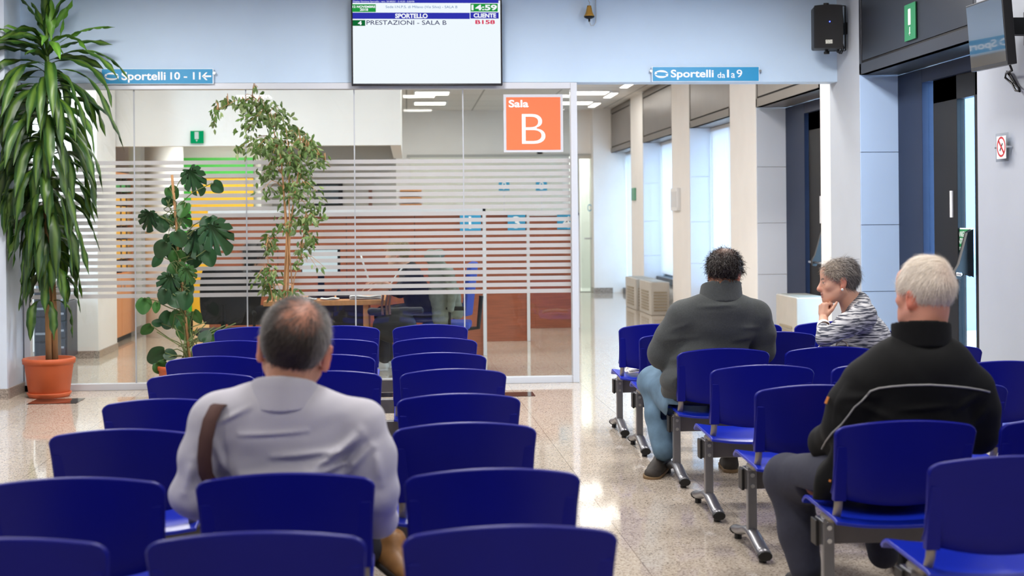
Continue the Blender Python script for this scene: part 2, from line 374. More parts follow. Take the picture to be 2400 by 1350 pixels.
# ceiling light fittings
diff = emit('lamp_diffuser', (255, 250, 240), 5.0); lampf = mat('lamp_frame_white', (230, 230, 230), .5)
def fitting(x, y, lab, grp, sx=.29, sy=.3, z=CEIL):
    CEIL = z
    o = thing('ceiling_light', (x, y, CEIL), lab, 'ceiling light', grp)
    MB().box(x - sx, x + sx, y - sy, y + sy, CEIL - .022, CEIL).build('lamp_housing', lampf, o, .003)
    MB().box(x - sx + .03, x + sx - .03, y - sy + .03, y + sy - .03, CEIL - .026, CEIL - .021).build('diffuser', diff, o)
for x, y in FRONT_LIGHTS: fitting(x, y, 'square ceiling light of the waiting room above the seats, out of view', 'waiting room ceiling lights')
FL = {(.4, 22.32): 'wide ceiling light left of the orange square, nearer row seen through the glass', (2.9, 22.32): 'ceiling light right of the aluminium post, nearer row under the blue wall edge',
      (.4, 24.3): 'wide ceiling light left of the orange square, farther row seen through the glass', (2.9, 24.3): 'ceiling light crossing behind the aluminium post, farther row'}
for x in (-2.2, -0.9): fitting(x, 17.2, 'unseen added fill light in the soffit of the white bulkhead', 'far office ceiling lights', z=2.45)  # fittings added with the fill lamps, set high out of sight
for x, y in BACK_LIGHTS: fitting(x, y, FL.get((x, y), 'ceiling light put unseen above the blue wall to light the far office'), 'far office ceiling lights')
for i, (y0, y1) in enumerate(((24.2, 25.1), (22.2, 23.1), (20.3, 21.3))):
    o = thing('ceiling_light', (3.27, (y0 + y1) / 2, CEIL), ['farthest slim light strip along the window wall ceiling', 'middle slim light strip along the window wall ceiling', 'nearest slim light strip along the window wall ceiling'][i], 'ceiling light', 'slim light strips along the window wall')
    MB().box(3.20, 3.34, y0, y1, CEIL - .03, CEIL).build('lamp_housing', lampf, o, .003)
    MB().box(3.215, 3.325, y0 + .02, y1 - .02, CEIL - .034, CEIL - .029).build('diffuser', diff, o)

# windows with vertical blinds (bays 1-3), doors (bays 4-5), unseen bays beside the camera walled up against daylight
wg = thin_glass('window_glass', (235, 245, 250))
slat = frosted('blind_fabric', (244, 244, 244), .97)
for i in (0, 1, 2):
    yf, yn = BAYS[i]; zs = (.1, .46, .46, .46, .46, .46)[(0, 1, 2, 5, 6, 7).index(i)]
    w = bpy.data.objects.new('window_%d' % (i + 1), None); COL.objects.link(w); w.location = (4.12, (yf + yn) / 2, 0); tag(w, kind='structure')
    fm = mat('window_frame_grey', (92, 96, 104), .4, .4)
    MB().box(4.08, 4.16, yn, yn + .06, zs, HD).box(4.08, 4.16, yf - .06, yf, zs, HD).box(4.08, 4.16, yn, yf, zs, zs + .06).box(4.08, 4.16, yn, yf, HD - .06, HD).box(4.08, 4.16, (yn + yf) / 2 - .03, (yn + yf) / 2 + .03, zs, HD).build('window_frame', fm, w)
    MB().box(4.115, 4.125, yn + .06, yf - .06, zs + .06, HD - .06).build('window_pane', wg, w)
    MB().box(4.0, 4.25, yn, yf, 0, zs - .1).build('parapet', white_warm, w)
    MB().box(3.93, 4.25, yn, yf, zs - .1, zs).build('window_sill', mat('dark_sill_metal', (70, 72, 76), .35, .5), w, .004)
for i, lab in ((0, 'white vertical blind at the farthest corridor window'), (1, 'white vertical blind above the two fan heaters'), (2, 'white vertical blind at the window behind the man in the grey sweater')):
    yf, yn = BAYS[i]; zb = (.12, .5, .5)[i]
    o = thing('vertical_blind', (4.03, (yf + yn) / 2, zb), lab, 'blind', 'vertical blinds along the corridor windows')
    MB().box(4.01, 4.05, yn + .02, yf - .02, HD - .05, HD - .005).build('blind_rail', mat('blind_rail_white', (220, 220, 220), .4), o)
    mb = MB(); n = 20; st = (yf - yn - .06) / n
    for k in range(n):
        yc = yn + .03 + st * (k + .5)
        mb.box(-.003, .003, -st * .56, st * .56, zb, HD - .05, Matrix.Translation((4.03, yc, 0)) @ Matrix.Rotation(math.radians(14), 4, 'Z'))
    mb.build('blind_slats', slat, o)

white_stick = mat('white_sticker', (230, 230, 232), .5)
def glazed_door(name, bay, y_jamb, y_post, y_leaf0, y_leaf1, y_gl, y_st, zs, push):
    yf, yn = BAYS[bay]
    d = bpy.data.objects.new(name, None); COL.objects.link(d); d.location = (4.09, (yf + yn) / 2, 0); tag(d, kind='structure')
    MB().box(4.05, 4.17, y_jamb, yf - .012, 0, HD - .01).box(4.05, 4.17, yn, y_jamb, HD - .12, HD - .01).box(4.05, 4.17, yn, yn + .1, 0, HD - .1).build('door_frame', navy, d, .004)
    MB().box(4.10, 4.108, y_post, y_jamb, .05, HD - .12).build('side_pane', wg, d)
    MB().box(4.085, 4.15, y_leaf0, y_post, 0, HD - .12).box(4.085, 4.15, y_gl, y_st, 0, HD - .12).box(4.085, 4.15, y_gl, y_post, HD - .3, HD - .12).box(4.085, 4.15, y_gl, y_post, 0, .16).build('door_leaf', black_m, d, .003)
    MB().box(4.11, 4.118, y_gl, y_leaf0, .16, HD - .3).build('door_pane', wg, d)
    MB().box(4.08, 4.15, y_gl - .09, y_gl - .03, 0, HD - .12).box(4.08, 4.15, yn + .1, yn + .16, 0, HD - .12).box(4.08, 4.15, yn + .1, y_gl - .03, 0, .16).box(4.08, 4.15, yn + .1, y_gl - .03, HD - .3, HD - .12).build('near_leaf', black_m, d, .003)
    MB().box(4.11, 4.118, yn + .16, y_gl - .09, .16, HD - .3).build('near_pane', wg, d)
    return d
d5 = glazed_door('door_1', 4, 10.937, 10.79, 10.317, 0, 9.99, 9.93, 0, 1)
d4 = glazed_door('door_2', 3, 14.274, 14.24, 13.60, 0, 12.84, 12.76, 0, 1)
MB().box(4.074, 4.084, 13.80, 13.83, 1.33, 1.60).build('door_sticker', white_stick, d4)
MB().box(4.074, 4.084, 10.40, 10.44, 1.39, 1.59).build('door_sticker', white_stick, d5)
chrome = mat('chrome', (215, 218, 222), .18, 1.0)
def push_bar(d, y0, y1, z, arms):
    b = MB().tube([(3.97, y0, z), (3.97, y1, z)], .014, 12).build('push_bar', chrome, d, smooth=True)
    for ya in arms:
        M = Matrix.Translation((0, ya, z))
        mb = MB(); prof = [(4.085, .32), (4.05, .3), (3.985, .07), (3.955, .02), (3.955, -.03), (3.985, -.035), (4.02, .01), (4.085, -.02)]
        vs = [M @ Vector((x, s * .03, zz)) for s in (-1, 1) for x, zz in prof]; n = len(prof)
        mb.add(vs, [tuple(range(n)), tuple(range(n, 2 * n))[::-1]] + [(i, (i + 1) % n, n + (i + 1) % n, n + i) for i in range(n)])
        mb.build('push_bar_arm', mat('black_plastic', (14, 14, 16), .35), b, .004)
push_bar(d5, 9.96, 10.78, .98, (10.06,)); push_bar(d4, 12.95, 13.84, .95, (13.70,))
green = mat('sign_green', (20, 128, 72), .4); white_t = mat('sign_white', (238, 240, 240), .4)
# handle-notice stuck on the glass of the near door
a = PX(2243, 537, 4.105); b = PX(2243, 592, 4.105); Ms = frame((4.1, a.y, b.z), (0, -1, 0), (0, 0, 1))
sg = thing('door_notice', (4.1, a.y - .15, b.z), 'green and white panic handle notice stuck on the door glass', 'sign')
h = a.z - b.z
MB().box(-.01, .30, .0, .004, -.01, h + .01, Ms).build('notice_border', white_t, sg); MB().box(0, .29, -.002, .001, .0, h, Ms).build('notice_panel', green, sg)
text('lettering', 'MANIGLIONE', sg, white_t, Ms, .015, .275, h * .68, h * .92, .01, y=-.003); text('lettering', 'ANTIPANICO', sg, white_t, Ms, .02, .27, h * .38, h * .62, .01, y=-.003)
text('lettering', 'apertura a spinta', sg, white_t, Ms, .02, .27, h * .08, h * .3, .0, y=-.003)
# outdoors beyond the doors
tag(MB().box(4.3, 40, -30, 60, -.25, -.08).build('street_pavement', mat('pavement', (196, 200, 208), .8, noise_amt=.1, noise_scale=4), None), kind='structure')
fac = mat('pink_facade', (214, 176, 178), .8, noise_amt=.12, noise_scale=2)
tag(MB().box(28, 31, 20, 130, -.08, 8).build('street_building', fac, None), 'pale pink building across the street seen through the door glass', 'building')
tag(MB().box(7.0, 7.35, 17.6, 17.95, -.08, 6).build('street_column', mat('blue_grey_column', (120, 146, 188), .6), None), 'blue grey column outside the near glass door', 'column')
mb = MB(); r = random.Random(3)
for _ in range(1300):
    c = Vector((9.8 + r.gauss(0, .7), 25.5 + r.gauss(0, 1.5), 3.4 + r.gauss(0, .8))); q = Vector((r.uniform(-1, 1), r.uniform(-1, 1), r.uniform(-1, 1))).normalized() * .09; p = q.orthogonal().normalized() * .05
    mb.quad(c - q, c + p, c + q, c - p)
tr = thing('street_tree', (9.8, 25.5, -.08), 'small street tree outside beyond the near glass door', 'tree')
mb.build('crown', mat('tree_green', (92, 128, 84), .7), tr)
MB().tube([(9.8, 25.5, -.08), (9.85, 25.5, 1.5), (9.8, 25.6, 3.2)], [.11, .08, .05], 8).build('trunk', mat('tree_bark', (96, 84, 74), .9), tr)
# ---------------------------------------------------------------- beam seating
blue_pl = mat('blue_moulded_plastic', (8, 16, 130), .4, noise_amt=.04, noise_scale=6, bump=.05, bump_scale=900, spec=.22)
blue_seat = mat('blue_seat_plastic', (18, 42, 176), .28, noise_amt=.04, noise_scale=6, bump=.06, bump_scale=700)
beam_m = mat('grey_lacquered_steel', (112, 110, 110), .38, .55, noise_amt=.06, noise_scale=12)
leg_m = mat('silver_grey_steel', (138, 138, 142), .3, .75, noise_amt=.06, noise_scale=14)
tube_m = mat('taupe_steel_tube', (150, 143, 134), .4, .4, noise_amt=.08, noise_scale=30)
rub = mat('black_rubber', (16, 16, 17), .45)
PITCH, SW = .574, .49
def make_bench(loc):
    root = thing('waiting_bench', loc, '', 'bench', None)
    O = Vector(loc)
    T = lambda x, y, z: O + Vector((x, y, z))
    TM = Matrix.Translation(O)
    MB().box(-.822, .822, -.028, .03, .262, .345, TM).build('beam', beam_m, root, .004)
    for s in (-1, 1):
        MB().box(s * .822 - .006, s * .822 + .006, -.032, .034, .258, .349, TM).build('beam_cap', rub, root, .003)
        x = s * .79
        leg = MB().box(x - .02, x + .02, -.062, -.026, .07, .36, TM).box(x - .024, x + .024, -.066, .03, .345, .353, TM).build('leg', leg_m, root, .004)
        prof = []
        for k in range(13):
            y = -.26 + .50 * k / 12; q = (y + .03) / .26
            prof.append(T(x, y, .034 + .052 * math.exp(-2.6 * q * q)))
        MB().tube(prof, .019, 10, flat=1.5).build('foot_bar', leg_m, leg, smooth=True)
        for yy in (-.262, .242):
            MB().tube([T(x, yy - .012, .034), T(x, yy + .012, .034)], .0205, 10, flat=1.5).build('foot_cap', rub, leg, .003)
            MB().tube([T(x, yy * .86, 0), T(x, yy * .86, .022)], .016, 12).build('foot_pad', rub, leg)
        bo = MB()
        for z in (.282, .328): bo.tube([T(x, -.07, z), T(x, -.06, z)], .009, 10)
        bo.build('bolts', chrome, leg)
    for i in range(3):
        xc = (i - 1) * PITCH
        def seat(u, v):
            a = 2 * u - 1; y = -.215 + .455 * v
            e = max(0, v - .8) / .2; ce = max(0, abs(a) - .86) / .14; re = max(0, .1 - v) / .1
            z = .376 + .016 * v - .012 * (1 - a * a) - .035 * e ** 2 + .01 * abs(a) ** 5 - .004 * ce - .006 * re ** 2
            xw = .235 * (1 - .05 * max(0, v - .75) ** 2 * 16 * .25)
            return T(xc + a * xw, y - .015 * (e * ce), z)
        MB().shell(seat, 20, 16, .014).build('seat', blue_seat, root, .004, True)
        def back(u, v):
            a = 2 * u - 1; a = a * (1.35 - .35 * a * a)
            corner = max(0, abs(a) - .86) / .14
            zt = .703 + .027 * (1 - a * a) - .022 * (1 - math.sqrt(max(0, 1 - corner * corner)))
            zb = .462 - .034 * (1 - a * a) + .012 * (1 - math.sqrt(max(0, 1 - corner * corner)))
            z = zb + (zt - zb) * v
            w = SW / 2 * (.955 + .045 * v)
            return T(xc + a * w, -.195 - .075 * v + .03 * a * a - .014 * (1 - v) ** 3 * 0 + .012 * max(0, .12 - v) / .12, z)
        bm_ = MB().shell(back, 36, 14, .015)
        for s in (-1, 1):       # moulded sleeves that take the steel uprights
            w = SW / 2 * .965 - .022
            vs = [T(xc + s * w + dx, y + dy, z) for (y, z) in ((-.178, .445), (-.196, .545), (-.222, .640)) for dx, dy in ((-.021, -.014), (.021, -.014), (.021, .02), (-.021, .02))]
            bm_.add(vs, [(4 * i + k, 4 * i + (k + 1) % 4, 4 * i + 4 + (k + 1) % 4, 4 * i + 4 + k) for i in (0, 1) for k in range(4)] + [(3, 2, 1, 0), (8, 9, 10, 11)])
        bm_.build('backrest', blue_pl, root, .005, True)
        for s in (-1, 1):
            w = SW / 2 * .965 - .022
            MB().tube([T(xc + s * w, -.19, .55), T(xc + s * w, -.176, .46), T(xc + s * w, -.166, .42), T(xc + s * w, -.145, .386), T(xc + s * w, -.10, .366), T(xc + s * w, .0, .358)], .0145, 10).build('back_tube', tube_m, root, smooth=True)
    return root
ORD = ['front', 'second', 'third', 'fourth', 'fifth', 'sixth', 'seventh', 'eighth']
LEFT = [(9.262, -.103), (8.244, -.092), (7.335, -.089), (6.543, -.041), (5.624, -.048), (4.83, -.056), (3.938, -.014), (3.206, -.017)]
RIGHT = [(9.02, 1.347), (8.30, 1.36), (7.32, 1.400), (6.486, 1.396), (5.70, 1.412), (4.68, 1.434), (3.96, 1.488)]
LAB_L = ['row of three blue seats in the left block closest to the glass partition', 'left block row of blue seats, second from the glass partition', 'left block row of blue seats, third from the glass partition',
         'left block row of blue seats, fourth from the glass partition', 'left block row of blue seats, fifth from the glass partition', 'left block row of blue seats directly in front of the man in the white shirt',
         'left block row of blue seats the man in the white shirt sits on', 'left block row of blue seats nearest the camera, behind the man in the white shirt']
LAB_R = ['right block row of blue seats with the newspaper, closest to the glass partition', 'right block row of blue seats directly in front of the man in the grey sweater', 'right block row of blue seats the man in the grey sweater sits on',
         'right block row of empty blue seats directly behind the man in the grey sweater', 'right block row of blue seats directly in front of the man in the black jacket', 'right block row of blue seats the man in the black jacket sits on', 'right block row of blue seats nearest the camera, behind the man in the black jacket']
proto = None
for k, ((y, l), lab) in enumerate(list(zip(LEFT, LAB_L)) + list(zip(RIGHT, LAB_R))):
    left = k < 8
    loc = (l + SW / 2 + (-PITCH if left else PITCH), y + .27, 0)
    if proto is None: proto = make_bench(loc); o = proto
    else: o = copy_tree(proto); o.location = loc
    o['label'] = lab; o['group'] = 'blue beam benches of the left block' if left else 'blue beam benches of the right block'
# newspaper on the first seat of the right block
np_ = thing('newspaper', (1.50, 9.2, .385), 'folded newspaper lying on the front seat of the right block', 'newspaper')
paper = mat('newsprint', (214, 212, 208), .8, noise_amt=.5, noise_scale=38)
mb = MB()
for k in range(3):
    mb.shell(lambda u, v, k=k: (1.42 + .26 * u + .01 * k, 9.13 + .21 * v + .012 * k, .403 + .007 * k + .014 * math.sin(u * 3.1) * (1 - v * .3) + .006 * math.sin(v * 7 + k)), 10, 8, .003)
mb.build('pages', paper, np_, smooth=True)
# ---------------------------------------------------------------- signs, screens, speaker, bell on the blue wall
I4 = Matrix.Identity(4)
sign_blue = mat('sign_cyan_blue', (30, 140, 190), .4)
def swirl(parent, M, cx, cz, w, h, y, m):
    """two arrows chasing each other round an oval"""
    mb = MB()
    for k in (0, 1):
        outer = []; inner = []
        for i in range(15):
            q = PI * k + .25 + (PI - .75) * i / 14; t = .16 + .22 * math.sin(PI * i / 14 * .9 + .25)
            outer.append((cx + w / 2 * math.cos(q), cz + h / 2 * math.sin(q))); inner.append((cx + w / 2 * (1 - t * .6) * math.cos(q), cz + h / 2 * (1 - t * 1.3) * math.sin(q)))
        vs = [M @ Vector((a, y, b)) for a, b in outer + inner]
        mb.add(vs, [(i, i + 1, 15 + i + 1, 15 + i) for i in range(14)])
        q = PI * k + .25 + (PI - .75); c = Vector((cx + w / 2 * .88 * math.cos(q), 0, cz + h / 2 * .8 * math.sin(q))); d = Vector((-w * math.sin(q), 0, h * math.cos(q))).normalized(); nrm = Vector((d.z, 0, -d.x))
        mb.add([M @ (Vector((p.x, y, p.z))) for p in (c + nrm * h * .2, c - nrm * h * .2, c + d * h * .34)], [(0, 1, 2)])
    o = mb.build('arrow_emblem', m, parent); s = o.modifiers.new('thick', 'SOLIDIFY'); s.thickness = .0006
    return o
def hang_sign(x0p, x1p, yt, yb, lab):
    Y = YW - .03; a = PY(x0p, yb, Y); b = PY(x1p, yt, Y); w = b.x - a.x; h = b.z - a.z
    s = thing('hanging_sign', ((a.x + b.x) / 2, Y, a.z), lab, 'sign', 'cyan counter signs on the blue wall')
    M = Matrix.Translation((a.x, Y, a.z))
    MB().box(-.008, w + .008, .001, .006, -.006, h + .006, M).build('acrylic_back', mat('clear_acrylic', (222, 232, 240), .1), s, .001)
    MB().box(0, w, -.003, .001, 0, h, M).build('sign_panel', sign_blue, s)
    mb = MB()
    for x in (-.014, w + .014): mb.tube([M @ Vector((x, .03, h * .72)), M @ Vector((x, -.006, h * .72))], .011, 10)
    mb.box(-.016, .01, .002, .005, h * .66, h * .78, M).box(w - .01, w + .016, .002, .005, h * .66, h * .78, M)
    mb.build('standoffs', chrome, s)
    return s, M, w, h
def tz(s, body, M, px0, px1, pyb, pyt, x0p, yb, sc, bold=.02, m=None, nm='lettering'):
    return text(nm, body, s, m or white_t, M, (px0 - x0p) * sc, (px1 - x0p) * sc, (yb - pyb) * sc, (yb - pyt) * sc, bold, y=-.0036)
s, M, w, h = hang_sign(239, 498, 162, 196, 'cyan hanging sign reading Sportelli 10 - 11 with an arrow pointing left')
sc = w / 259
tz(s, 'Sportelli', M, 285, 388, 194, 168, 239, 196, sc); tz(s, '10 - 11', M, 399, 470, 187, 169, 239, 196, sc)
def arrow(s, M, x0, x1, zc, t, y):
    mb = MB(); P_ = lambda x, z: M @ Vector((x, y, z)); L = x1 - x0
    mb.quad(P_(x0 + t, zc - t / 2), P_(x1, zc - t / 2), P_(x1, zc + t / 2), P_(x0 + t, zc + t / 2))
    for sg in (-1, 1): mb.quad(P_(x0, zc), P_(x0 + L * .42, zc + sg * L * .42), P_(x0 + L * .42 + t, zc + sg * L * .42), P_(x0 + t * 1.4, zc))
    o = mb.build('arrow', white_t, s); q = o.modifiers.new('thick', 'SOLIDIFY'); q.thickness = .0006
arrow(s, M, (473 - 239) * sc, (495 - 239) * sc, (196 - 179) * sc, 4 * sc, -.0036)
swirl(s, M, (262 - 239) * sc, (196 - 179) * sc, 33 * sc, 18 * sc, -.0036, white_t)
s, M, w, h = hang_sign(1530, 1778, 157, 190, 'cyan hanging sign reading Sportelli da 1 a 9 over the corridor opening')
sc = w / 248
tz(s, 'Sportelli', M, 1572, 1672, 187, 164, 1530, 190, sc); tz(s, 'da', M, 1681, 1699, 183, 170, 1530, 190, sc, .004); tz(s, '1', M, 1703.5, 1708, 182, 164, 1530, 190, sc, .004)
tz(s, 'a', M, 1713, 1722, 183, 172, 1530, 190, sc, .004); tz(s, '9', M, 1726, 1739, 182, 164, 1530, 190, sc, .004)
swirl(s, M, (1550 - 1530) * sc, (190 - 174) * sc, 31 * sc, 18 * sc, -.0036, white_t)
# orange square on the glass
Y = YW + .03; a = PY(1181, 357, Y); b = PY(1319, 221, Y); w = b.x - a.x; h = b.z - a.z; M = Matrix.Translation((a.x, Y, a.z))
s = thing('room_sign', ((a.x + b.x) / 2, Y, a.z), 'orange square sign reading Sala B stuck on the glass partition', 'sign')
MB().box(0, w, -.001, .003, 0, h, M).build('sign_border', mat('sign_grey_border', (196, 198, 204), .4), s)
MB().box(w * .045, w * .955, -.004, -.001, h * .04, h * .95, M).build('sign_panel', mat('sign_orange', (240, 112, 66), .45), s)
text('lettering', 'Sala', s, white_t, M, w * .087, w * .42, h * .775, h * .905, .025, y=-.0046); text('lettering', 'B', s, white_t, M, w * .305, w * .70, h * .145, h * .66, -.014, y=-.0046)

# big call screen hung in front of the blue wall
Y = YW - .10; a = PY(824, 201, Y); b = PY(1178, 199, Y); wT = b.x - a.x; hT = wT * .575; M = Matrix.Translation((a.x, Y, a.z)); sc = wT / 354
tv = thing('call_screen', ((a.x + b.x) / 2, Y, a.z), 'large lit queue display screen hung in the middle of the blue wall', 'screen')
tvb = mat('screen_black', (10, 11, 22), .25)
MB().box(0, wT, .0, .05, 0, hT, M).build('bezel', tvb, tv, .004)
MB().box(wT * .3, wT * .7, .05, .099, hT * .3, hT * .8, M).build('wall_bracket', black_m, tv)
x_ = lambda p: (p - 824) * sc
z_ = lambda p: (200 - p) * sc
disp = MB().box(x_(828), x_(1174), -.0015, .001, z_(195), hT - .012, M).build('display', emit('screen_white', (240, 249, 255), 1.0), tv)
e_navy = emit('screen_blue', (48, 52, 172), 1.0); e_green = emit('screen_green', (32, 150, 62), 1.0); e_dgreen = emit('screen_dark_green', (16, 104, 52), 1.0)
e_txt = emit('screen_text_navy', (36, 40, 92), 1.0); e_red = emit('screen_text_red', (214, 44, 84), 1.0); e_wh = emit('screen_text_white', (244, 248, 255), 1.0); e_cy = emit('screen_text_blue', (70, 120, 176), 1.0)
def patch(nm, x0, x1, yb, yt, m, y=-.003): return MB().box(x_(x0), x_(x1), y, -.0015, z_(yb), z_(yt), M).build(nm, m, disp)
def st(body, x0, x1, yb, yt, m, bold=.01): return text('lettering', body, disp, m, M, x_(x0), x_(x1), z_(yb), z_(yt), bold, y=-.0036)
patch('title_bar', 828, 1170, 6, -2, e_navy); st('Display Gestione Sportello - vers. 20180201 - 5.10.20 - 8.02/00', 829, 972, 5.5, 1, e_wh, .0)
patch('date_box', 827, 882, 27.5, 9.5, e_green); st('12 NOVEMBRE', 828, 881, 18, 12.5, e_wh, .03); st('2018', 845, 864, 25, 19, e_wh, .03)
st('Sede I.N.P.S. di Milano (Via Silva) - SALA B', 905, 1073, 20, 12.5, e_cy, .0)
patch('clock_box', 1104, 1168, 26, 7.5, e_green); st('14:59', 1106, 1166, 23.5, 10, e_wh, .035)
patch('header_bar', 828, 1102, 43.5, 29, e_navy); patch('header_bar', 1103.5, 1170, 42.5, 28, e_navy)
st('SPORTELLO', 927, 1003, 42, 31, e_wh, .04); st('CLIENTE', 1111, 1164, 40.5, 30, e_wh, .04)
patch('number_box', 828, 857, 60, 46.5, e_dgreen); st('4', 840, 849, 58, 48.5, e_wh, .04)
st('PRESTAZIONI - SALA B', 860, 1047, 57.5, 47, e_txt, .005); st('B158', 1115, 1161, 55.5, 46, e_red, .03)

# brass bell with cable
bl = thing('wall_bell', tuple(PY(1381, 25, 12.0)), 'small brass bell hanging on the blue wall right of the screen', 'bell')
c = PY(1381, 38, 12.03); mm = 1 / 278.0
brass = mat('brass', (196, 150, 70), .3, .85)
MB().lathe(c, [(.0001, 25 * mm), (5 * mm, 25 * mm), (6 * mm, 20 * mm), (8 * mm, 10 * mm), (10.5 * mm, 4 * mm), (12.5 * mm, 1 * mm), (12.5 * mm, -.5 * mm), (.001, -.5 * mm)]).build('bell_dome', brass, bl, smooth=True)
MB().lathe(c, [(.001, -6 * mm), (6 * mm, -6 * mm), (12 * mm, -3 * mm), (12.6 * mm, -.3 * mm), (.001, 0)]).build('bell_base', black_m, bl, smooth=True)
MB().lathe(c, [(.001, -13 * mm), (2 * mm, -13 * mm), (2.4 * mm, -6 * mm), (.001, -5 * mm)], 12).build('clapper', black_m, bl)
MB().tube([PY(1381, 13, 12.03), PY(1382, 6, 12.04), PY(1379, 2, 12.06), PY(1380, -4, 12.098)], .004, 8).build('hook', chrome, bl)
MB().tube([PY(1396, -12, 12.085), PY(1396, 10, 12.085), PY(1397, 35, 12.085), PY(1396, 52, 12.075), PY(1391, 60, 12.06), PY(1385, 60, 12.05), PY(1381, 51, 12.03)], .004, 8).build('cable', mat('cable_grey', (170, 176, 184), .5), bl, smooth=True)

# loudspeaker on its bracket in the corner
c = PY(1938, 66, 11.80); k = 1 / 283.0
sp = thing('loudspeaker', tuple(PY(1940, 66, 11.9)), 'black loudspeaker with a small blue light mounted high in the corner', 'loudspeaker')
blk = mat('speaker_black', (15, 15, 17), .5, bump=.1, bump_scale=600)
Mr = Matrix.Translation(c) @ Matrix.Rotation(math.radians(-9), 4, 'Z')
def bulge(u, v):
    a = 2 * u - 1; b = 2 * v - 1
    return Mr @ Vector((a * 34 * k * (1 - .03 * b * b), -.1 - .018 * (1 - a * a) , b * 52 * k * (1 - .03 * a * a)))
MB().box(-34 * k, 34 * k, -.09, .10, -51 * k, 50 * k, Mr).build('cabinet', blk, sp, .015, seg=3)
MB().shell(bulge, 14, 18, .012).build('grille', mat('speaker_grille', (20, 20, 22), .55, bump=.5, bump_scale=900), sp, .004)
MB().box(-8 * k, 8 * k, -.128, -.12, -41 * k, -32 * k, Mr).build('badge', mat('badge_silver', (196, 196, 186), .4, .3, noise_amt=.6, noise_scale=160), sp)
MB().tube([Mr @ Vector((2 * k, -.128, 11 * k)), Mr @ Vector((2 * k, -.122, 11 * k))], .005, 10).build('indicator_light', emit('blue_led', (70, 90, 255), 6), sp)
for s_ in (-1, 1):
    mb = MB(); mb.tube([Mr @ Vector((0, .03, s_ * 49 * k)), Mr @ Vector((0, .03, s_ * 57 * k))], .014, 12).tube([Mr @ Vector((0, .03, s_ * 55 * k)), Mr @ Vector((0, .03, s_ * 61 * k))], .024, 12)
    mb.build('bracket_knob', blk, sp, .002)
mb = MB()
for s_ in (-1, 1): mb.box(-.012, 44 * k, .02, .04, s_ * 54 * k - .003, s_ * 54 * k + .003, Mr)
mb.box(43 * k, 45.5 * k, .01, .05, -54 * k, 54 * k, Mr); mb.box(c.x + 44 * k, XR, c.y + .0, c.y + .06, c.z - .05, c.z + .05)
mb.build('bracket', black_m, sp, .002)
for j, dx in enumerate((0, 4)):
    MB().tube([PY(1968 + dx, 14, 11.8), PY(1972 + dx, 50, 11.8), PY(1966 + dx, 90, 11.8), PY(1974 + dx, 112, 11.8), PY(1968 + dx, 126, 11.8), PY(1962 + dx, 122, 11.8), PY(1966, 108, 11.8)], .006, 8).build('cable', blk, sp, smooth=True)

# dark screen on the near pier
BL, BR, TL = PY(2276, 169, 8.55), PY(2362, 151, 7.92), PY(2268, 14, 8.50)
r = (BR - BL); u = (TL - BL); wS = r.length; hS = u.length
u = (u - r.normalized() * u.dot(r.normalized())).normalized(); M = frame(BL, r, u)
if (M.to_3x3() @ Vector((0, 1, 0))).x < 0: M.col[1] = -M.col[1]
t2 = thing('wall_screen', tuple(BL), 'switched off black screen on a bracket at the top right', 'screen')
MB().box(0, wS, 0, .055, 0, hS, M).build('bezel', mat('screen_body_black', (20, 20, 23), .35), t2, .004)
MB().box(.012, wS - .012, -.0015, .002, .022, hS - .012, M).build('display', mat('dark_screen_glass', (26, 30, 36), .03, spec=1.0, coat=1.0), t2)
cB = M @ Vector((wS * .5, .05, hS * .6))
MB().box(cB.x, XR, cB.y - .04, cB.y + .04, cB.z - .05, cB.z + .05).box(XR - .015, XR, cB.y - .1, cB.y + .1, cB.z - .1, cB.z + .1).build('bracket', black_m, t2)
MB().tube([PX(2366, 150, 3.66), PX(2372, 165, 3.68), PX(2358, 172, 3.70), PX(2356, 182, 3.70), PX(2372, 196, 3.70), PX(2380, 212, 3.70), PX(2390, 214, 3.70), PX(2388, 206, 3.70), PX(2376, 196, 3.71), PX(2366, 178, 3.71), PX(2360, 166, 3.71), PX(2366, 170, 3.71), PX(2384, 202, 3.715), PX(2391, 211, 3.73)], .007, 8).build('power_cord', rub, t2, smooth=True)

# no smoking plate on the near pier
a = PX(2334, 380, XR - .03); b = PX(2362, 310, XR - .03); L = a.y - b.y; h = b.z - a.z
M = frame((XR - .03, a.y, a.z), (0, -1, 0), (0, 0, 1)); n = M.to_3x3() @ Vector((0, 1, 0))
if n.x < 0: M.col[1] = -M.col[1]
s = thing('no_smoking_sign', (XR - .03, a.y - L / 2, a.z), 'no smoking sign on a clear plate on the pale near wall', 'sign')
MB().box(0, L, 0, .004, 0, h, M).build('acrylic_plate', thin_glass('acrylic', (236, 240, 244), 1.5), s)
MB().box(L * .1, L * .86, -.002, 0, h * .1, h * .9, M).build('sign_sheet', white_t, s)
mb = MB()
for f in (.0, 1.0): mb.tube([M @ Vector((L * f, -.006, h * .5)), M @ Vector((L * f, .03, h * .5))], .006, 10)
mb.build('standoffs', chrome, s)
def ring(M, cx, cz, r0, r1, y):
    mb = MB(); n = 40; vs = []
    for k in range(n):
        q = 2 * PI * k / n
        for r_ in (r0, r1): vs.append(M @ Vector((cx + r_ * math.cos(q), y, cz + r_ * math.sin(q))))
    return mb.add(vs, [(2 * k, 2 * ((k + 1) % n), 2 * ((k + 1) % n) + 1, 2 * k + 1) for k in range(n)])
rr = min(L, h) * .36; cx, cz = L * .48, h * .52; y = -.0026
mb = ring(M, cx, cz, rr * .8, rr, y); d = rr * .62; t = rr * .09
mb.quad(M @ Vector((cx - d - t, y, cz + d - t)), M @ Vector((cx - d + t, y, cz + d + t)), M @ Vector((cx + d + t, y, cz - d + t)), M @ Vector((cx + d - t, y, cz - d - t)))
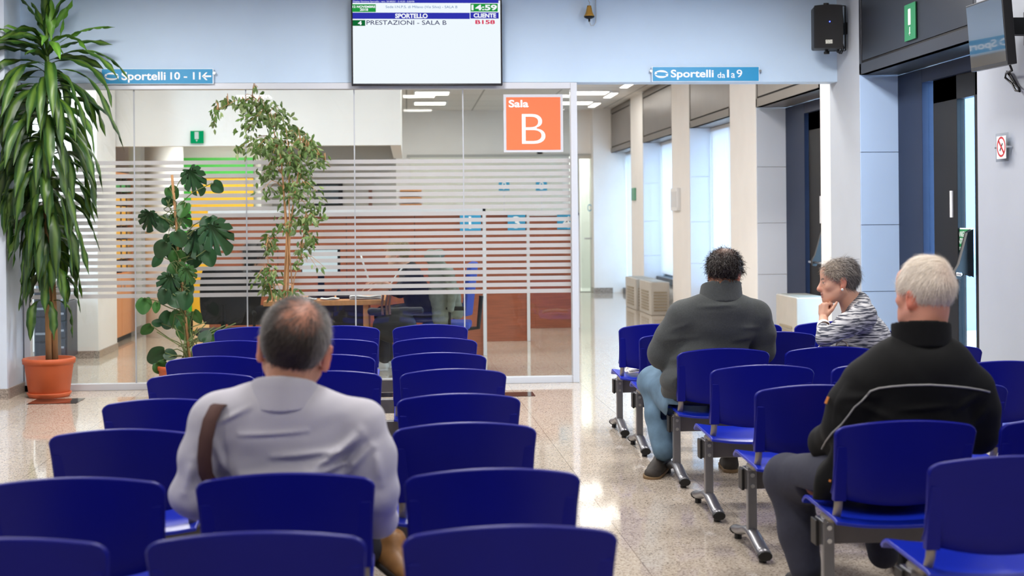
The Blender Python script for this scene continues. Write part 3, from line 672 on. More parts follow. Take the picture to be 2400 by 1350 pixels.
mb.build('prohibition_ring', mat('sign_red', (196, 32, 44), .4), s)
MB().box(cx - rr * .5, cx + rr * .45, -.0024, -.002, cz - rr * .1, cz + rr * .08, M @ Matrix.Translation((cx, 0, cz)) @ Matrix.Rotation(math.radians(-50), 4, 'Y') @ Matrix.Translation((-cx, 0, -cz))).build('cigarette', black_m, s)

# green exit plate on the near shutter box
a = PX(2123, 95, XR - .002); b = PX(2148, 10, XR - .002); L = a.y - b.y; h = .27
M = frame((XR - .006, a.y, 2.705), (0, -1, 0), (0, 0, 1)); n = M.to_3x3() @ Vector((0, 1, 0))
if n.x < 0: M.col[1] = -M.col[1]
s = thing('exit_sign', (XR - .006, a.y - L / 2, 2.705), 'green exit sign plate on the charcoal shutter box', 'sign')
MB().box(0, L, -.006, .004, 0, h, M).build('sign_panel', mat('exit_green_dark', (36, 110, 70), .4), s, .001)
MB().box(L * .36, L * .58, -.0075, -.006, h * .42, h * .86, M).build('door_symbol', mat('sign_pale', (206, 214, 208), .5), s)
MB().box(L * .47, L * .52, -.0075, -.006, h * .14, h * .36, M).add([M @ Vector(v) for v in ((L * .42, -.0075, h * .2), (L * .57, -.0075, h * .2), (L * .495, -.0075, h * .12))], [(0, 1, 2)]).build('arrow', white_t, s)
# round blue plate at the left pier
s = thing('round_sign', tuple(PY(-46, 389, 11.6)), 'round blue plate on the left white pier, cut by the frame edge', 'sign')
c = PY(-46, 389, 11.60); mb = MB(); mb.disc(c, .186, 36); mb.disc(c + Vector((0, .015, 0)), .186, 36)
mb.add([c + Vector((.186 * math.cos(2 * PI * k / 36), dy, .186 * math.sin(2 * PI * k / 36))) for dy in (0, .015) for k in range(36)], [(k, (k + 1) % 36, 36 + (k + 1) % 36, 36 + k) for k in range(36)])
mb.build('plate', mat('plate_blue', (34, 44, 150), .4), s)
# ---------------------------------------------------------------- potted plants before the glass
terra = mat('terracotta_plastic', (190, 88, 46), .5, noise_amt=.05, noise_scale=8)
soil_m = mat('potting_soil', (58, 42, 32), .95, noise_amt=.4, noise_scale=40, bump=.6, bump_scale=60)
bark = mat('pale_brown_bark', (168, 126, 84), .8, noise_amt=.2, noise_scale=30, stretch=(1, 1, .15), bump=.3, bump_scale=80)
leafm = attr_mat('glossy_leaf', .46, trans=.2)
def pot(root, c, r, h, nm='pot'):
    c = Vector(c)
    MB().lathe(c, [(.001, .02), (r * .74, .02), (r * .78, .03), (r * .93, h * .82), (r * .95, h * .85), (r * 1.0, h * .86), (r * 1.02, h * .97), (r * .98, h), (r * .9, h), (r * .88, h * .85), (.001, h * .84)], 48).build('pot', terra, root, smooth=True)
    MB().lathe(c, [(.001, .0), (r * .76, .0), (r * .86, .035), (r * .84, .04), (r * .74, .012), (.001, .012)], 48).build('saucer', terra, root, smooth=True)
    MB().lathe(c, [(.001, h * .84), (r * .87, h * .86), (.001, h * .9)], 32).build('soil', soil_m, root, smooth=True)
rnd = random.Random(21)
def clampv(v, ymax=12.06):
    y = min(v.y, ymax - .02 * (v.x % .1))
    if v.x < -3.15: y = min(y, 11.58 - .05 * ((v.x * 7) % .5))
    return Vector((v.x, y, max(v.z, .06)))
# corn plant
c = Vector((-2.905, 11.76, 0))
dr = thing('potted_corn_plant', c, 'tall potted corn plant with long drooping striped leaves at the left pier', 'plant')
pot(dr, c, .205, .315)
TR = [Vector((c.x, c.y, .27)), Vector((c.x - .005, c.y, .8)), Vector((c.x - .02, c.y, 1.5)), Vector((c.x - .015, c.y, 2.2)), Vector((c.x + .005, c.y, 2.72)), Vector((c.x + .005, c.y, 2.98))]
MB().tube(TR[:4], [.026, .024, .022, .02], 10).tube([c + Vector((.045, .02, .27)), c + Vector((.04, .02, .7)), c + Vector((.02, .01, 1.3))], [.024, .022, .018], 10).build('stem', bark, dr, smooth=True)
MB().tube(TR[3:], [.02, .018, .012], 10).build('stem_top', mat('green_stem', (96, 128, 52), .6), dr, smooth=True)
def trunk_at(z):
    for a, b in zip(TR, TR[1:]):
        if a.z <= z <= b.z: return a.lerp(b, (z - a.z) / (b.z - a.z))
    return TR[-1].copy()
def strap_leaf(mb, base, phi, e0, e1, L, wid, bend=1.0, twist=0.0, ymax=12.06, tone=1.0):
    n = 16; p = base.copy(); rows = []; ph = phi; hor = Vector((math.cos(phi), math.sin(phi), 0))
    wv = rnd.uniform(0, 6)
    for i in range(n + 1):
        t = i / n; e = e0 + (e1 - e0) * min(1, t * bend * 1.15) ** .8
        d = hor * math.cos(e) + Vector((0, 0, math.sin(e)))
        if i: p = p + d * (L / n)
        side = Vector((-math.sin(phi), math.cos(phi), 0)); nrm = side.cross(d)
        tw = twist * t + .25 * math.sin(t * 9 + wv); s2 = side * math.cos(tw) + nrm * math.sin(tw); n2 = s2.cross(d)
        w = wid * (.30 + .70 * min(1, (t / .42)) ** 1.2) * (1 - max(0, (t - .62) / .38) ** 1.8) if t > .16 else wid * (.20 + .10 * t / .16)
        w = max(w, .0015)
        row = []
        for k, a in enumerate((-1, -.62, -.22, .22, .62, 1)):
            q = p + s2 * (a * w / 2) + n2 * (-.22 * w * (1 - abs(a)) + .13 * w * math.sin(t * 23 + wv + 2 * a) * abs(a))
            row.append(clampv(q, ymax))
        rows.append(row)
    vs = [v for r_ in rows for v in r_]; cols = []
    for i in range(n + 1):
        t = i / n
        for a in (1, .62, .22, .22, .62, 1):
            ce = 1 - min(1, a * 1.75); g = tone * (.85 + .3 * rnd.random())
            dark = Vector((.020, .075, .010)); lite = Vector((.17, .30, .03)); cc = dark.lerp(lite, ce * .9) * g
            if tone > 1.25: cc = cc.lerp(Vector((.16, .40, .04)), .55)
            cols.append((cc.x, cc.y, cc.z, 1))
    fs = [(i * 6 + k, i * 6 + k + 1, (i + 1) * 6 + k + 1, (i + 1) * 6 + k) for i in range(n) for k in range(5)]
    mb.add(vs, fs, cols)
fol = MB(); nL = 160
for i in range(nL):
    t = i / (nL - 1); z = .98 + (2.94 - .98) * (t ** .92); b = trunk_at(z)
    phi = i * 2.39996 + rnd.uniform(-.25, .25)
    if math.sin(phi) > .75 and rnd.random() < .4: phi = -phi
    if z > 2.86: e0, e1, L, bd = math.radians(rnd.uniform(62, 86)), math.radians(rnd.uniform(40, 70)), rnd.uniform(.36, .46), .8
    elif z > 2.70: e0, e1, L, bd = math.radians(rnd.uniform(35, 60)), math.radians(rnd.uniform(-50, -5)), rnd.uniform(.44, .56), .9
    elif z > 2.2: e0, e1, L, bd = math.radians(rnd.uniform(22, 55)), math.radians(rnd.uniform(-86, -66)), rnd.uniform(.62, .86), rnd.uniform(.9, 1.35)
    else: e0, e1, L, bd = math.radians(rnd.uniform(12, 56)), math.radians(rnd.uniform(-88, -70)), rnd.uniform(.5, .76) if z > 1.35 else rnd.uniform(.40, .6), rnd.uniform(1.2, 1.9) if z < 1.6 else rnd.uniform(1.0, 1.5)
    strap_leaf(fol, b, phi, e0, e1, L, rnd.uniform(.060, .094), bd, rnd.uniform(-1.2, 1.2), tone=(1.5 if z > 2.78 else 1.0) * rnd.uniform(.5, .95))
for k, (px, py, ph, e0, e1, L) in enumerate(((120, 95, 1.9, 88, 80, .36), (140, 92, .5, 80, 66, .36), (112, 100, 2.7, 62, -12, .38), (140, 100, .15, 40, 2, .46), (108, 108, 3.05, 32, 8, .42), (106, 122, 3.2, 38, -6, .46), (150, 128, -.1, 30, -56, .62), (138, 132, -.35, 34, -60, .66))):
    strap_leaf(fol, PY(px, py, 11.72), ph, math.radians(e0), math.radians(e1), L, .082, .9, 0, tone=1.5 if k < 5 else 1.1)
for _ in range(3): strap_leaf(fol, Vector((c.x - .05 + .05 * _, c.y - .04, .78)), -1.9 + .9 * _, .4, -1.5, .40, .075, 1.6, .5, tone=.8)
fol.build('foliage', leafm, dr, smooth=True, colors=True)

# climbing monstera on a moss pole
c = PZ(432, 912, 0); c = Vector((c.x, 11.72, 0))
mo = thing('potted_monstera', c, 'climbing potted monstera with split leaves on a pole in front of the glass', 'plant')
pot(mo, c, .155, .24)
PYm = 11.72
MB().tube([PY(446, 850, PYm), PY(424, 640, PYm), PY(413, 520, PYm), PY(403, 410, PYm)], .011, 10).build('moss_pole', bark, mo, smooth=True)
LV = [(453, 417, 74, -65, 1), (349, 512, 62, -100, 1), (462, 563, 84, -75, 1), (505, 548, 92, -60, 1), (507, 436, 38, -40, 0), (402, 448, 36, -60, 0), (431, 487, 44, -110, 0), (380, 519, 46, -80, 0), (420, 510, 56, -40, 1),
      (491, 523, 50, -85, 0), (402, 560, 46, -75, 0), (382, 580, 46, -120, 0), (371, 608, 36, -130, 0), (416, 601, 48, -90, 0), (456, 597, 52, -95, 0), (489, 599, 48, -70, 0), (416, 632, 52, -90, 0), (427, 677, 62, -85, 0), (338, 712, 46, -90, 0),
      (367, 717, 30, -95, 0), (396, 660, 60, -110, 1), (396, 745, 48, -100, 0), (422, 745, 56, -80, 0), (460, 739, 36, -60, 0), (347, 770, 34, -140, 0), (371, 757, 26, 170, 0), (480, 792, 34, 60, 0), (498, 786, 32, -60, 0),
      (373, 832, 52, -150, 0), (376, 859, 42, -60, 0), (396, 830, 32, -20, 0), (431, 776, 40, -80, 0), (412, 700, 44, -60, 0), (440, 640, 48, -70, 1), (408, 583, 50, -100, 0), (392, 470, 30, -60, 0), (436, 700, 46, -100, 0), (386, 690, 40, -100, 0), (418, 555, 44, -70, 0)]
def heart_leaf(mb, ctr, L, ang, split, r):
    """heart shaped blade in the plane facing the room, tip towards ang, tilted a little"""
    n = 60 if split else 26; pts = []
    for i in range(n + 1):
        t = -PI + 2 * PI * i / n
        rad = (1 - .18 * math.cos(t) * 0) * (1 + .16 * math.cos(t) - .34 * math.exp(-((abs(t) - PI) / .35) ** 2)); w = .86
        x = rad * math.cos(t); y = rad * math.sin(t) * w
        if math.cos(t) > .2: y *= 1 - .35 * (math.cos(t) - .2)
        if split and i % 5 == 2 and abs(t) < 2.5 and abs(t) > .25: x *= .46; y *= .46
        pts.append((x, y))
    rx = r.uniform(-.7, .7); ry = r.uniform(-.55, .55)
    u = Vector((math.cos(ang), 0, math.sin(ang))); s_ = Vector((-math.sin(ang), 0, math.cos(ang))); nn = Vector((0, -1, 0))
    u = (u * math.cos(ry) + nn * math.sin(ry)); s_ = s_ * math.cos(rx) + nn * math.sin(rx)
    k = L / 2.1; g = r.uniform(.75, 1.3); col = (.014 * g, .056 * g, .018 * g, 1) if r.random() < .75 else (.035 * g, .12 * g, .024 * g, 1)
    vs = [ctr - u * .55 * k]
    for x, y in pts: vs.append(ctr + u * x * k + s_ * y * k - nn * k * (-.22 * abs(y) + .12 * x * x))
    mid = [(v + vs[0]) / 2 + nn * (k * .03) for v in vs[1:]]
    m_ = len(pts); vs += mid
    fs = []
    for i in range(m_ - 1):
        fs.append((1 + i, 2 + i, 2 + i + m_, 1 + i + m_)); fs.append((0, 1 + i + m_, 2 + i + m_))
    edge = tuple(c_ * 1.0 for c_ in col)
    mb.add(vs, fs, [edge] * (1 + m_) + [(col[0] * 1.3, col[1] * 1.25, col[2] * 1.2, 1)] * m_)
fol = MB(); stm = MB()
for (px, py, L, an, sp_) in LV:
    Yl = PYm + rnd.uniform(-.16, .12); ctr = PY(px, py, Yl); k = Yl / FPX
    heart_leaf(fol, ctr, L * k * 1.12, math.radians(an), sp_, rnd)
    yp = min(840, max(430, py + rnd.uniform(15, 60))); pp = PY(403 + (yp - 410) / 440 * 43, yp, PYm)
    bp = ctr - Vector((math.cos(math.radians(an)), 0, math.sin(math.radians(an)))) * L * k * .3
    md = pp.lerp(bp, .5) + Vector((0, 0, rnd.uniform(-.02, .05)))
    stm.tube([pp, pp.lerp(md, .6) + Vector((0, 0, .01)), md, bp], .0042, 6)
for _ in range(26):   # tangle of aerial roots and vines by the pole
    y0 = rnd.uniform(440, 760); pts = []
    for j in range(7): pts.append(PY(403 + (y0 - 410) / 440 * 43 + rnd.gauss(0, 14), y0 + j * rnd.uniform(8, 18), PYm + rnd.gauss(0, .03)))
    stm.tube(pts, .004, 6)
for _ in range(14):
    p = PY(444 + rnd.gauss(0, 6), 848, PYm); stm.tube([p, p + Vector((rnd.gauss(0, .05), rnd.gauss(0, .03), .12)), p + Vector((rnd.gauss(0, .14), rnd.gauss(0, .05), .22 + rnd.random() * .1))], .0045, 6)
stm.build('vines', mat('vine_green', (92, 104, 58), .7), mo, smooth=True); fol.build('foliage', leafm, mo, smooth=True, colors=True)

# weeping fig
YF = 11.72; c = PZ(663, 912, 0); c = Vector((c.x, YF, 0))
fg = thing('potted_weeping_fig', c, 'slender weeping fig tree with small leaves behind the man in the white shirt', 'plant')
pot(fg, c, .16, .25)
STM = []
tr = MB()
for (pts, r0) in (([(655, 850), (660, 745), (668, 640), (672, 560), (664, 440), (660, 380), (640, 300), (612, 240)], .011), ([(662, 850), (664, 745), (672, 640), (676, 560), (690, 460), (700, 400), (705, 340)], .010), ([(668, 850), (672, 745), (676, 640), (680, 540), (676, 440), (680, 380), (670, 300)], .009),
                  ([(672, 850), (684, 745), (684, 660), (678, 580), (668, 470), (664, 420)], .008), ([(674, 850), (678, 745), (690, 650), (706, 600), (712, 540), (720, 500)], .006), ([(650, 850), (645, 745), (632, 660), (628, 610), (624, 570)], .006), ([(652, 850), (640, 720), (640, 650)], .005), ([(612, 240), (590, 232), (550, 236), (505, 262)], .004), ([(705, 340), (730, 350), (760, 372), (775, 392)], .004)):
    P3 = [PY(x, y, YF + .02 * math.sin(x * .7 + y)) for x, y in pts]; n = len(P3)
    tr.tube(P3, [r0 * (1 - .65 * i / (n - 1)) for i in range(n)], 8); STM.append(P3)
BL_ = [(604, 238, 34, 24, 46), (575, 245, 26, 14, 22), (540, 246, 26, 12, 20), (510, 258, 16, 12, 12), (500, 288, 8, 16, 8), (600, 205, 10, 10, 4), (622, 275, 40, 30, 62), (585, 300, 26, 34, 34), (655, 300, 44, 28, 60), (700, 318, 36, 26, 50), (660, 345, 60, 28, 96), (720, 352, 34, 20, 46),
       (765, 375, 16, 14, 10), (600, 350, 40, 12, 28), (575, 350, 24, 8, 14), (640, 385, 34, 30, 50), (690, 390, 52, 30, 80), (740, 382, 20, 20, 20), (612, 412, 20, 18, 16), (608, 445, 16, 20, 12), (690, 440, 44, 26, 62), (735, 430, 14, 16, 10), (690, 485, 46, 26, 58), (722, 520, 34, 22, 34), (690, 540, 34, 18, 30), (728, 560, 24, 16, 16),
       (630, 570, 22, 24, 24), (645, 590, 14, 16, 10), (720, 590, 28, 20, 16), (725, 620, 22, 14, 10), (620, 640, 18, 18, 14), (640, 655, 22, 26, 22), (612, 675, 20, 12, 14), (645, 690, 36, 14, 20), (700, 690, 24, 10, 10), (745, 625, 8, 8, 3), (600, 650, 10, 20, 8)]
fol = MB(); tw = tr
allp = [p.lerp(q, k / 6) for P3 in STM for p, q in zip(P3, P3[1:]) for k in range(6)]
for (bx, by, rx, ry, n) in BL_:
    ctr = PY(bx, by, YF); near = min(allp, key=lambda p: (p - ctr).length + (.12 if p.z > ctr.z + .1 else 0))
    subs = []
    for j in range(max(2, n // 9)):
        e = PY(bx + rnd.gauss(0, rx * .55), by + rnd.gauss(0, ry * .5), YF + rnd.uniform(-.16, .2)); m1 = near.lerp(e, .5) + Vector((0, 0, .05 + .03 * rnd.random()))
        tw.tube([near, near.lerp(m1, .6) + Vector((0, 0, .012)), m1, m1.lerp(e, .6), e], [.0035, .003, .0025, .002, .0015], 5); subs.append((m1, e))
    for j in range(int(n * 1.45)):
        m1, e = rnd.choice(subs); p = m1.lerp(e, rnd.uniform(.2, 1.05)) + Vector((rnd.gauss(0, rx * .0012), rnd.gauss(0, .035), rnd.gauss(0, ry * .0012) - .01))
        p.y = min(p.y, 12.02); an = rnd.gauss(-PI / 2, .75); L = rnd.uniform(.042, .072); wd = L * .40
        u = Vector((math.cos(an), rnd.gauss(0, .35), math.sin(an))).normalized(); s_ = u.cross(Vector((rnd.gauss(0, .8), -1, rnd.gauss(0, .4)))).normalized(); nn = s_.cross(u)
        g = rnd.uniform(.6, 1.5); pale = rnd.random() < .28
        col = (.085 * g, .155 * g, .032 * g, 1) if not pale else (.20 * g, .27 * g, .10 * g, 1)
        vs = [p, p + u * L * .3 + s_ * wd * .5 - nn * .006, p + u * L * .62 + s_ * wd * .42 - nn * .008, p + u * L - nn * .004, p + u * L * .62 - s_ * wd * .42 - nn * .008, p + u * L * .3 - s_ * wd * .5 - nn * .006, p + u * L * .3, p + u * L * .62]
        fol.add(vs, [(0, 6, 1), (1, 6, 7, 2), (2, 7, 3), (0, 5, 6), (5, 4, 7, 6), (4, 3, 7)], [col] * 8)
tr.build('stem', bark, fg, smooth=True); fol.build('foliage', leafm, fg, smooth=True, colors=True)
# ---------------------------------------------------------------- office behind the glass
wood = mat('red_brown_wood', (146, 78, 50), .4, noise_amt=.2, noise_scale=5, stretch=(.6, .6, 9), coat=.1)
oak = mat('light_oak', (206, 146, 92), .45, noise_amt=.1, noise_scale=6, stretch=(6, 6, .6))
cab_or = mat('orange_veneer', (222, 150, 96), .4, noise_amt=.08, noise_scale=5, stretch=(6, 6, .5))
trimw = mat('divider_white_edge', (214, 214, 216), .4)
# bulkhead, wall blocks
cR = PY(940, 340, 16.0)
struct('wall_bulkhead', MB().box(-5.2, cR.x, 16.0, 16.12, cR.z, CEIL).box(cR.x - .12, cR.x, 16.12, 19.6, cR.z, CEIL).box(-5.2, cR.x - .12, 16.12, 19.6, cR.z + .22, cR.z + .34), white_warm)
struct('wall_recess', MB().box(PY(600, 400, 19.6).x, PY(928, 400, 19.6).x, 19.6, 19.8, 0, CEIL), mat('recess_grey', (176, 176, 172), .7))
struct('wall_behind_poster', MB().box(PY(428, 400, 18.2).x, PY(612, 400, 18.2).x, 18.2, 19.6, 0, CEIL), white_warm)
pA = PZ(227, 839, 0)
struct('wall_left_office', MB().box(-5.2, pA.x + .02, 14.95, 15.9, 0, CEIL), white_warm)
struct('baseboard_left_office', MB().box(-5.2, pA.x + .032, 14.938, 15.9, 0, .075), granite)
struct('wall_corridor_left', MB().box(-5.2, -3.40, 17.72, 18.5, 0, CEIL), white_warm)
struct('baseboard_corridor_left', MB().box(-5.2, -3.388, 17.71, 18.5, 0, .075), granite)
lc = PY(385, 420, 17.6)
struct('wall_column_round', MB().lathe((lc.x, 17.6, 0), [(.001, 0), (.23, 0), (.23, cR.z + .12), (.001, cR.z + .12)], 40), mat('column_white', (236, 236, 236), .5), smooth=True)
# recess: dark notice window and red brown door seam
a, b = PY(738, 482, 19.58), PY(803, 428, 19.58)
o = thing('wall_board', ((a.x + b.x) / 2, 19.58, a.z), 'dark blue grey board on the recessed grey wall behind the fig tree', 'board')
MB().box(a.x, b.x, 19.57, 19.6, a.z, b.z).build('board_frame', black_m, o); MB().box(a.x, b.x - .06, 19.56, 19.572, a.z + .02, b.z - .03).build('board_panel', mat('slate_blue', (70, 84, 92), .4), o)
a, b = PY(866, 700, 19.58), PY(872, 440, 19.58)
struct('trim_recess_seam', MB().box(a.x, b.x, 19.58, 19.6, 0, b.z), mat('seam_brown', (120, 84, 70), .6))
# exit sign under the bulkhead
s = thing('exit_sign', tuple(PY(461, 335, 15.97)), 'small square green exit sign on the white bulkhead behind the glass', 'sign')
a, b = PY(447, 336, 15.98), PY(477, 307, 15.98)
MB().box(a.x, b.x, 15.96, 15.99, a.z, b.z).build('sign_panel', emit('exit_green', (0, 172, 108), .9), s); w = b.x - a.x; h = b.z - a.z
MB().box(a.x + w * .33, a.x + w * .64, 15.955, 15.961, a.z + h * .34, a.z + h * .92).add([Vector((a.x + w * q, 15.956, a.z + h * r_)) for q, r_ in ((.4, .28), (.58, .28), (.49, .12))], [(0, 1, 2)]).build('door_symbol', emit('exit_white', (230, 240, 236), .9), s)
# green and yellow poster wall
YP = 18.1; q = lambda x, y: PY(x, y, YP)
s = thing('colour_poster', tuple(q(510, 790)), 'tall green and yellow colour panel behind the monstera', 'poster')
a, b = q(432, 800), q(593, 369); MB().box(a.x, b.x, YP, YP + .03, max(a.z, 0.01), b.z).build('green_field', mat('poster_green', (70, 190, 70), .45), s)
a, b = q(451, 800), q(593, 415); MB().box(a.x, b.x + .004, YP - .006, YP, max(a.z, 0.02), b.z).build('yellow_field', mat('poster_yellow', (248, 190, 48), .45), s)
a, b = q(451, 419), q(593, 414.5); MB().box(a.x, b.x + .004, YP - .009, YP - .005, a.z, b.z).build('brown_line', mat('poster_line', (150, 110, 50), .5), s)
a, b = q(451, 800), q(500, 735); MB().box(a.x, b.x, YP - .009, YP - .005, .03, b.z).build('pale_field', mat('poster_peach', (250, 206, 150), .45), s)
# archive cabinets with glazed upper part
x0 = -3.33; y0, y1 = 16.05, 17.7; zl = .80
cb = thing('archive_cabinet', (x0 - .2, (y0 + y1) / 2, 0), 'tall orange wood archive cabinet with open yellow pigeonholes in the corridor', 'cabinet')
ZT = PX(290, 405, x0).z
MB().box(x0 - .42, x0 - .02, y0, y1, 0.06, zl).box(x0 - .42, x0 - .02, y0, y1, ZT - .03, ZT).box(x0 - .42, x0 - .40, y0, y1, zl, ZT).box(x0 - .42, x0 - .02, y0, y0 + .03, zl, ZT).box(x0 - .42, x0 - .02, y1 - .03, y1, zl, ZT).build('body', cab_or, cb)
MB().box(x0 - .40, x0 - .05, y0 + .02, y1 - .02, 0, .06).build('plinth', black_m, cb)
n = 2
for k in range(n):
    ya = y0 + (y1 - y0) / n * k; yb = ya + (y1 - y0) / n
    d = MB().box(x0 - .02, x0, ya + .006, yb - .006, .07, zl - .005).build('door', cab_or, cb, .002)
    MB().tube([(x0 + .018, ya + .1 if k else yb - .1, .6), (x0 + .018, ya + .1 if k else yb - .1, .7)], .007, 8).build('handle', chrome, d)
yel = mat('pigeonhole_yellow', (238, 176, 60), .5)
for k in range(8):
    z = zl + .03 + (ZT - .12 - zl) / 8 * k
    MB().box(x0 - .40, x0 - .04, y0 + .03, y1 - .03, z, z + (ZT - zl) / 8 * .62).build('pigeonhole_row', yel if k != 7 else mat('pigeonhole_green', (70, 160, 84), .5), cb)
mb = MB()
for k in range(1, 5): mb.box(x0 - .41, x0 - .03, y0 + (y1 - y0) * k / 5 - .02, y0 + (y1 - y0) * k / 5 + .02, zl, ZT - .03)
mb.build('dark_dividers', mat('divider_dark', (74, 58, 40), .6), cb)
# office machines in front of the left wall
def machine(px0, px1, y, ztop, lab):
    a, b = PY(px0, 850, y), PY(px1, 850, y)
    o = thing('office_printer', ((a.x + b.x) / 2, y + .2, 0), lab, 'printer')
    dk = mat('machine_charcoal', (52, 56, 66), .4); lt = mat('machine_grey', (150, 154, 162), .4)
    MB().box(a.x, b.x, y, y + .45, .05, ztop).build('body', dk, o, .012)
    MB().box(a.x + .01, b.x - .01, y + .02, y + .43, ztop, ztop + .07).build('lid', lt, o, .012)
    for k in range(3):
        z = .1 + (ztop - .12) / 3 * k
        t = MB().box(a.x + .012, b.x - .012, y - .012, y, z, z + (ztop - .12) / 3 - .015).build('paper_tray', dk, o, .004)
        MB().box((a.x + b.x) / 2 - .05, (a.x + b.x) / 2 + .05, y - .02, y - .012, z + .06, z + .08).build('tray_grip', lt, t)
    for s1 in (a.x + .04, b.x - .04):
        for s2 in (y + .05, y + .4): MB().tube([(s1 - .012, s2, .025), (s1 + .012, s2, .025)], .025, 12).build('caster', black_m, o)
machine(80, 116, 13.2, .80, 'charcoal office printer on casters behind the corn plant, left one'); machine(120, 158, 14.35, .62, 'charcoal office printer behind the corn plant, right one by the wall')
for k in range(3):
    a, b = PY(255, 500, 13.8), PY(300, 500, 13.8)
# counter dividers with number signs
def divider(px0, px1, ytop, Y, lab, num, sx0, sx1, sy0, sy1, zb=0):
    L, R = PY(px0, ytop, Y), PY(px1, ytop, Y)
    o = thing('counter_divider', ((L.x + R.x) / 2, Y, 0), lab, 'divider', 'red brown wooden counter dividers')
    MB().box(L.x, R.x, Y, Y + .04, .0, R.z - .045).build('wood_panel', wood, o)
    mb = MB(); n = max(1, round((R.x - L.x) / .62))
    for k in range(1, n): mb.box(L.x + (R.x - L.x) * k / n - .003, L.x + (R.x - L.x) * k / n + .003, Y - .002, Y, .0, R.z - .05)
    mb.box(L.x, R.x, Y - .002, Y, .66, .668); mb.build('panel_joints', mat('joint_dark', (60, 30, 20), .7), o)
    MB().box(R.x, R.x + .035, Y - .03, Y + .07, 0, R.z).build('edge_post', trimw, o, .003)
    MB().box(L.x, R.x + .035, Y - .03, Y + .07, R.z - .045, R.z).build('top_cap', trimw, o, .003)
    a, b = PY(sx0, sy1, Y - .06), PY(sx1, sy0, Y - .06)
    s = thing('counter_number', ((a.x + b.x) / 2, Y - .06, a.z), 'blue counter plate with a white %s hung on a brown divider' % num, 'sign', 'counter number plates')
    w = b.x - a.x; h = b.z - a.z
    MB().box(a.x, b.x, Y - .06, Y - .05, a.z, b.z).build('sign_panel', mat('plate_cyan', (52, 150, 190), .4), s)
    MB().box(a.x + w * .2, a.x + w * .3, Y - .05, Y - .003, a.z + h * .4, a.z + h * .5).build('bracket', chrome, s)
    text('lettering', num, s, white_t, Matrix.Translation((a.x, Y - .0605, a.z)), w * (.42 if num == '1' else .3), w * (.54 if num == '1' else .7), h * .12, h * .9, .012)
    return o
divider(488, 1130, 487, 14.6, 'long brown counter divider behind the clerk with the white edge post', '1', 1078, 1127, 503, 541)
divider(1139, 1233, 494, 16.2, 'middle short brown counter divider behind the glass', '3', 1190, 1231, 503, 540)
divider(1240, 1350, 497, 18.0, 'brown counter divider nearest the aluminium end post', '4', 1306, 1350, 503, 538)
for num, (x0_, x1_) in (('9', (1169, 1194)), ('8', (1256, 1282))):
    a, b = PY(x0_, 447, 23.5), PY(x1_, 424, 23.5); w = b.x - a.x; h = b.z - a.z
    s = thing('counter_number', ((a.x + b.x) / 2, 23.5, a.z), 'far blue counter plate with a white %s seen through the striped glass' % num, 'sign', 'counter number plates')
    MB().box(a.x, b.x, 23.5, 23.51, a.z, b.z).build('sign_panel', mat('plate_cyan', (52, 150, 190), .4), s)
    text('lettering', num, s, white_t, Matrix.Translation((a.x, 23.4995, a.z)), w * .3, w * .7, h * .1, h * .9, .012)
    MB().box((a.x + b.x) / 2 - .012, (a.x + b.x) / 2 + .012, 23.51, 23.53, 0, a.z + .05).build('stand', trimw, s)
# oak shelf edges far behind, low cupboard
a, b = PY(938, 497, 22.5), PY(988, 442, 22.5)
o = thing('wall_shelf_unit', ((a.x + b.x) / 2, 22.5, 0), 'white shelf unit with oak boards far behind the glass', 'shelf')
MB().box(a.x - .02, b.x + .02, 22.7, 22.72, 0, b.z).build('back_panel', trimw, o)
for y_ in (446, 463, 479):
    z = PY(960, y_, 22.5).z; MB().box(a.x, b.x, 22.42, 22.7, z - .018, z + .006).build('shelf_board', oak, o)
# far glazed end wall and door
tg = mat('end_wall_transom', (176, 176, 172), .5)
zt = PY(1200, 364, YE).z
struct('trim_transom', MB().box(.0, 3.45, YE - .03, YE, zt - .03, zt + .02), tg)
struct('wall_far_glazing', MB().box(.05, 2.86, YE - .02, YE - .005, .9, zt - .03), mat('pale_cream_panel', (226, 226, 214), .3))
d3 = bpy.data.objects.new('door_3', None); COL.objects.link(d3); d3.location = (3.1, YE, 0); tag(d3, kind='structure')
xa, xb = PY(1358, 500, YE).x, PY(1403, 500, YE).x
fr = mat('door_frame_warm', (190, 186, 176), .5)
zd = PY(1380, 372, YE).z
MB().box(xa - .06, xa, YE - .06, YE + .1, 0, zd + .06).box(xb, xb + .05, YE - .06, YE + .1, 0, zd + .06).box(xa, xb, YE - .06, YE + .1, zd, zd + .06).build('door_frame', fr, d3)
MB().box(xa + .03, xb - .02, YE - .01, YE, .02, zd - .02).build('door_pane', thin_glass('greenish_glass', (246, 248, 247)), d3)
MB().tube([(xa + .1, YE - .06, 1.0), (xa + .26, YE - .06, 1.0)], .016, 8).tube([(xa + .1, YE - .06, 1.0), (xa + .1, YE, 1.0)], .016, 8).build('door_handle', chrome, d3)
M = Matrix.Translation((0, 0, 0)); cL = PY(1382, 487, YE - .02)
mb = ring(Matrix.Translation((cL.x, YE - .02, cL.z)), 0, 0, .05, .066, 0); mb.v = [(cL.x + (v[0] - cL.x) * .62, v[1], v[2]) for v in mb.v]; mb.build('door_emblem', sign_blue, d3)
struct('wall_behind_far_door', MB().box(2.4, 4.4, YE + 1.6, YE + 1.7, 0, CEIL).box(2.4, 2.5, YE, YE + 1.7, 0, CEIL).box(4.3, 4.4, YE, YE + 1.7, 0, CEIL).box(2.4, 4.4, YE, YE + 1.7, CEIL, CEIL + .1).box(2.4, 4.4, YE, YE + 1.7, -.1, 0), mat('room_beyond_white', (226, 230, 226), .7))
lamp('far_room_lamp', (3.3, YE + .9, CEIL - .05), .5, .5, 40, (1, 1, .96))
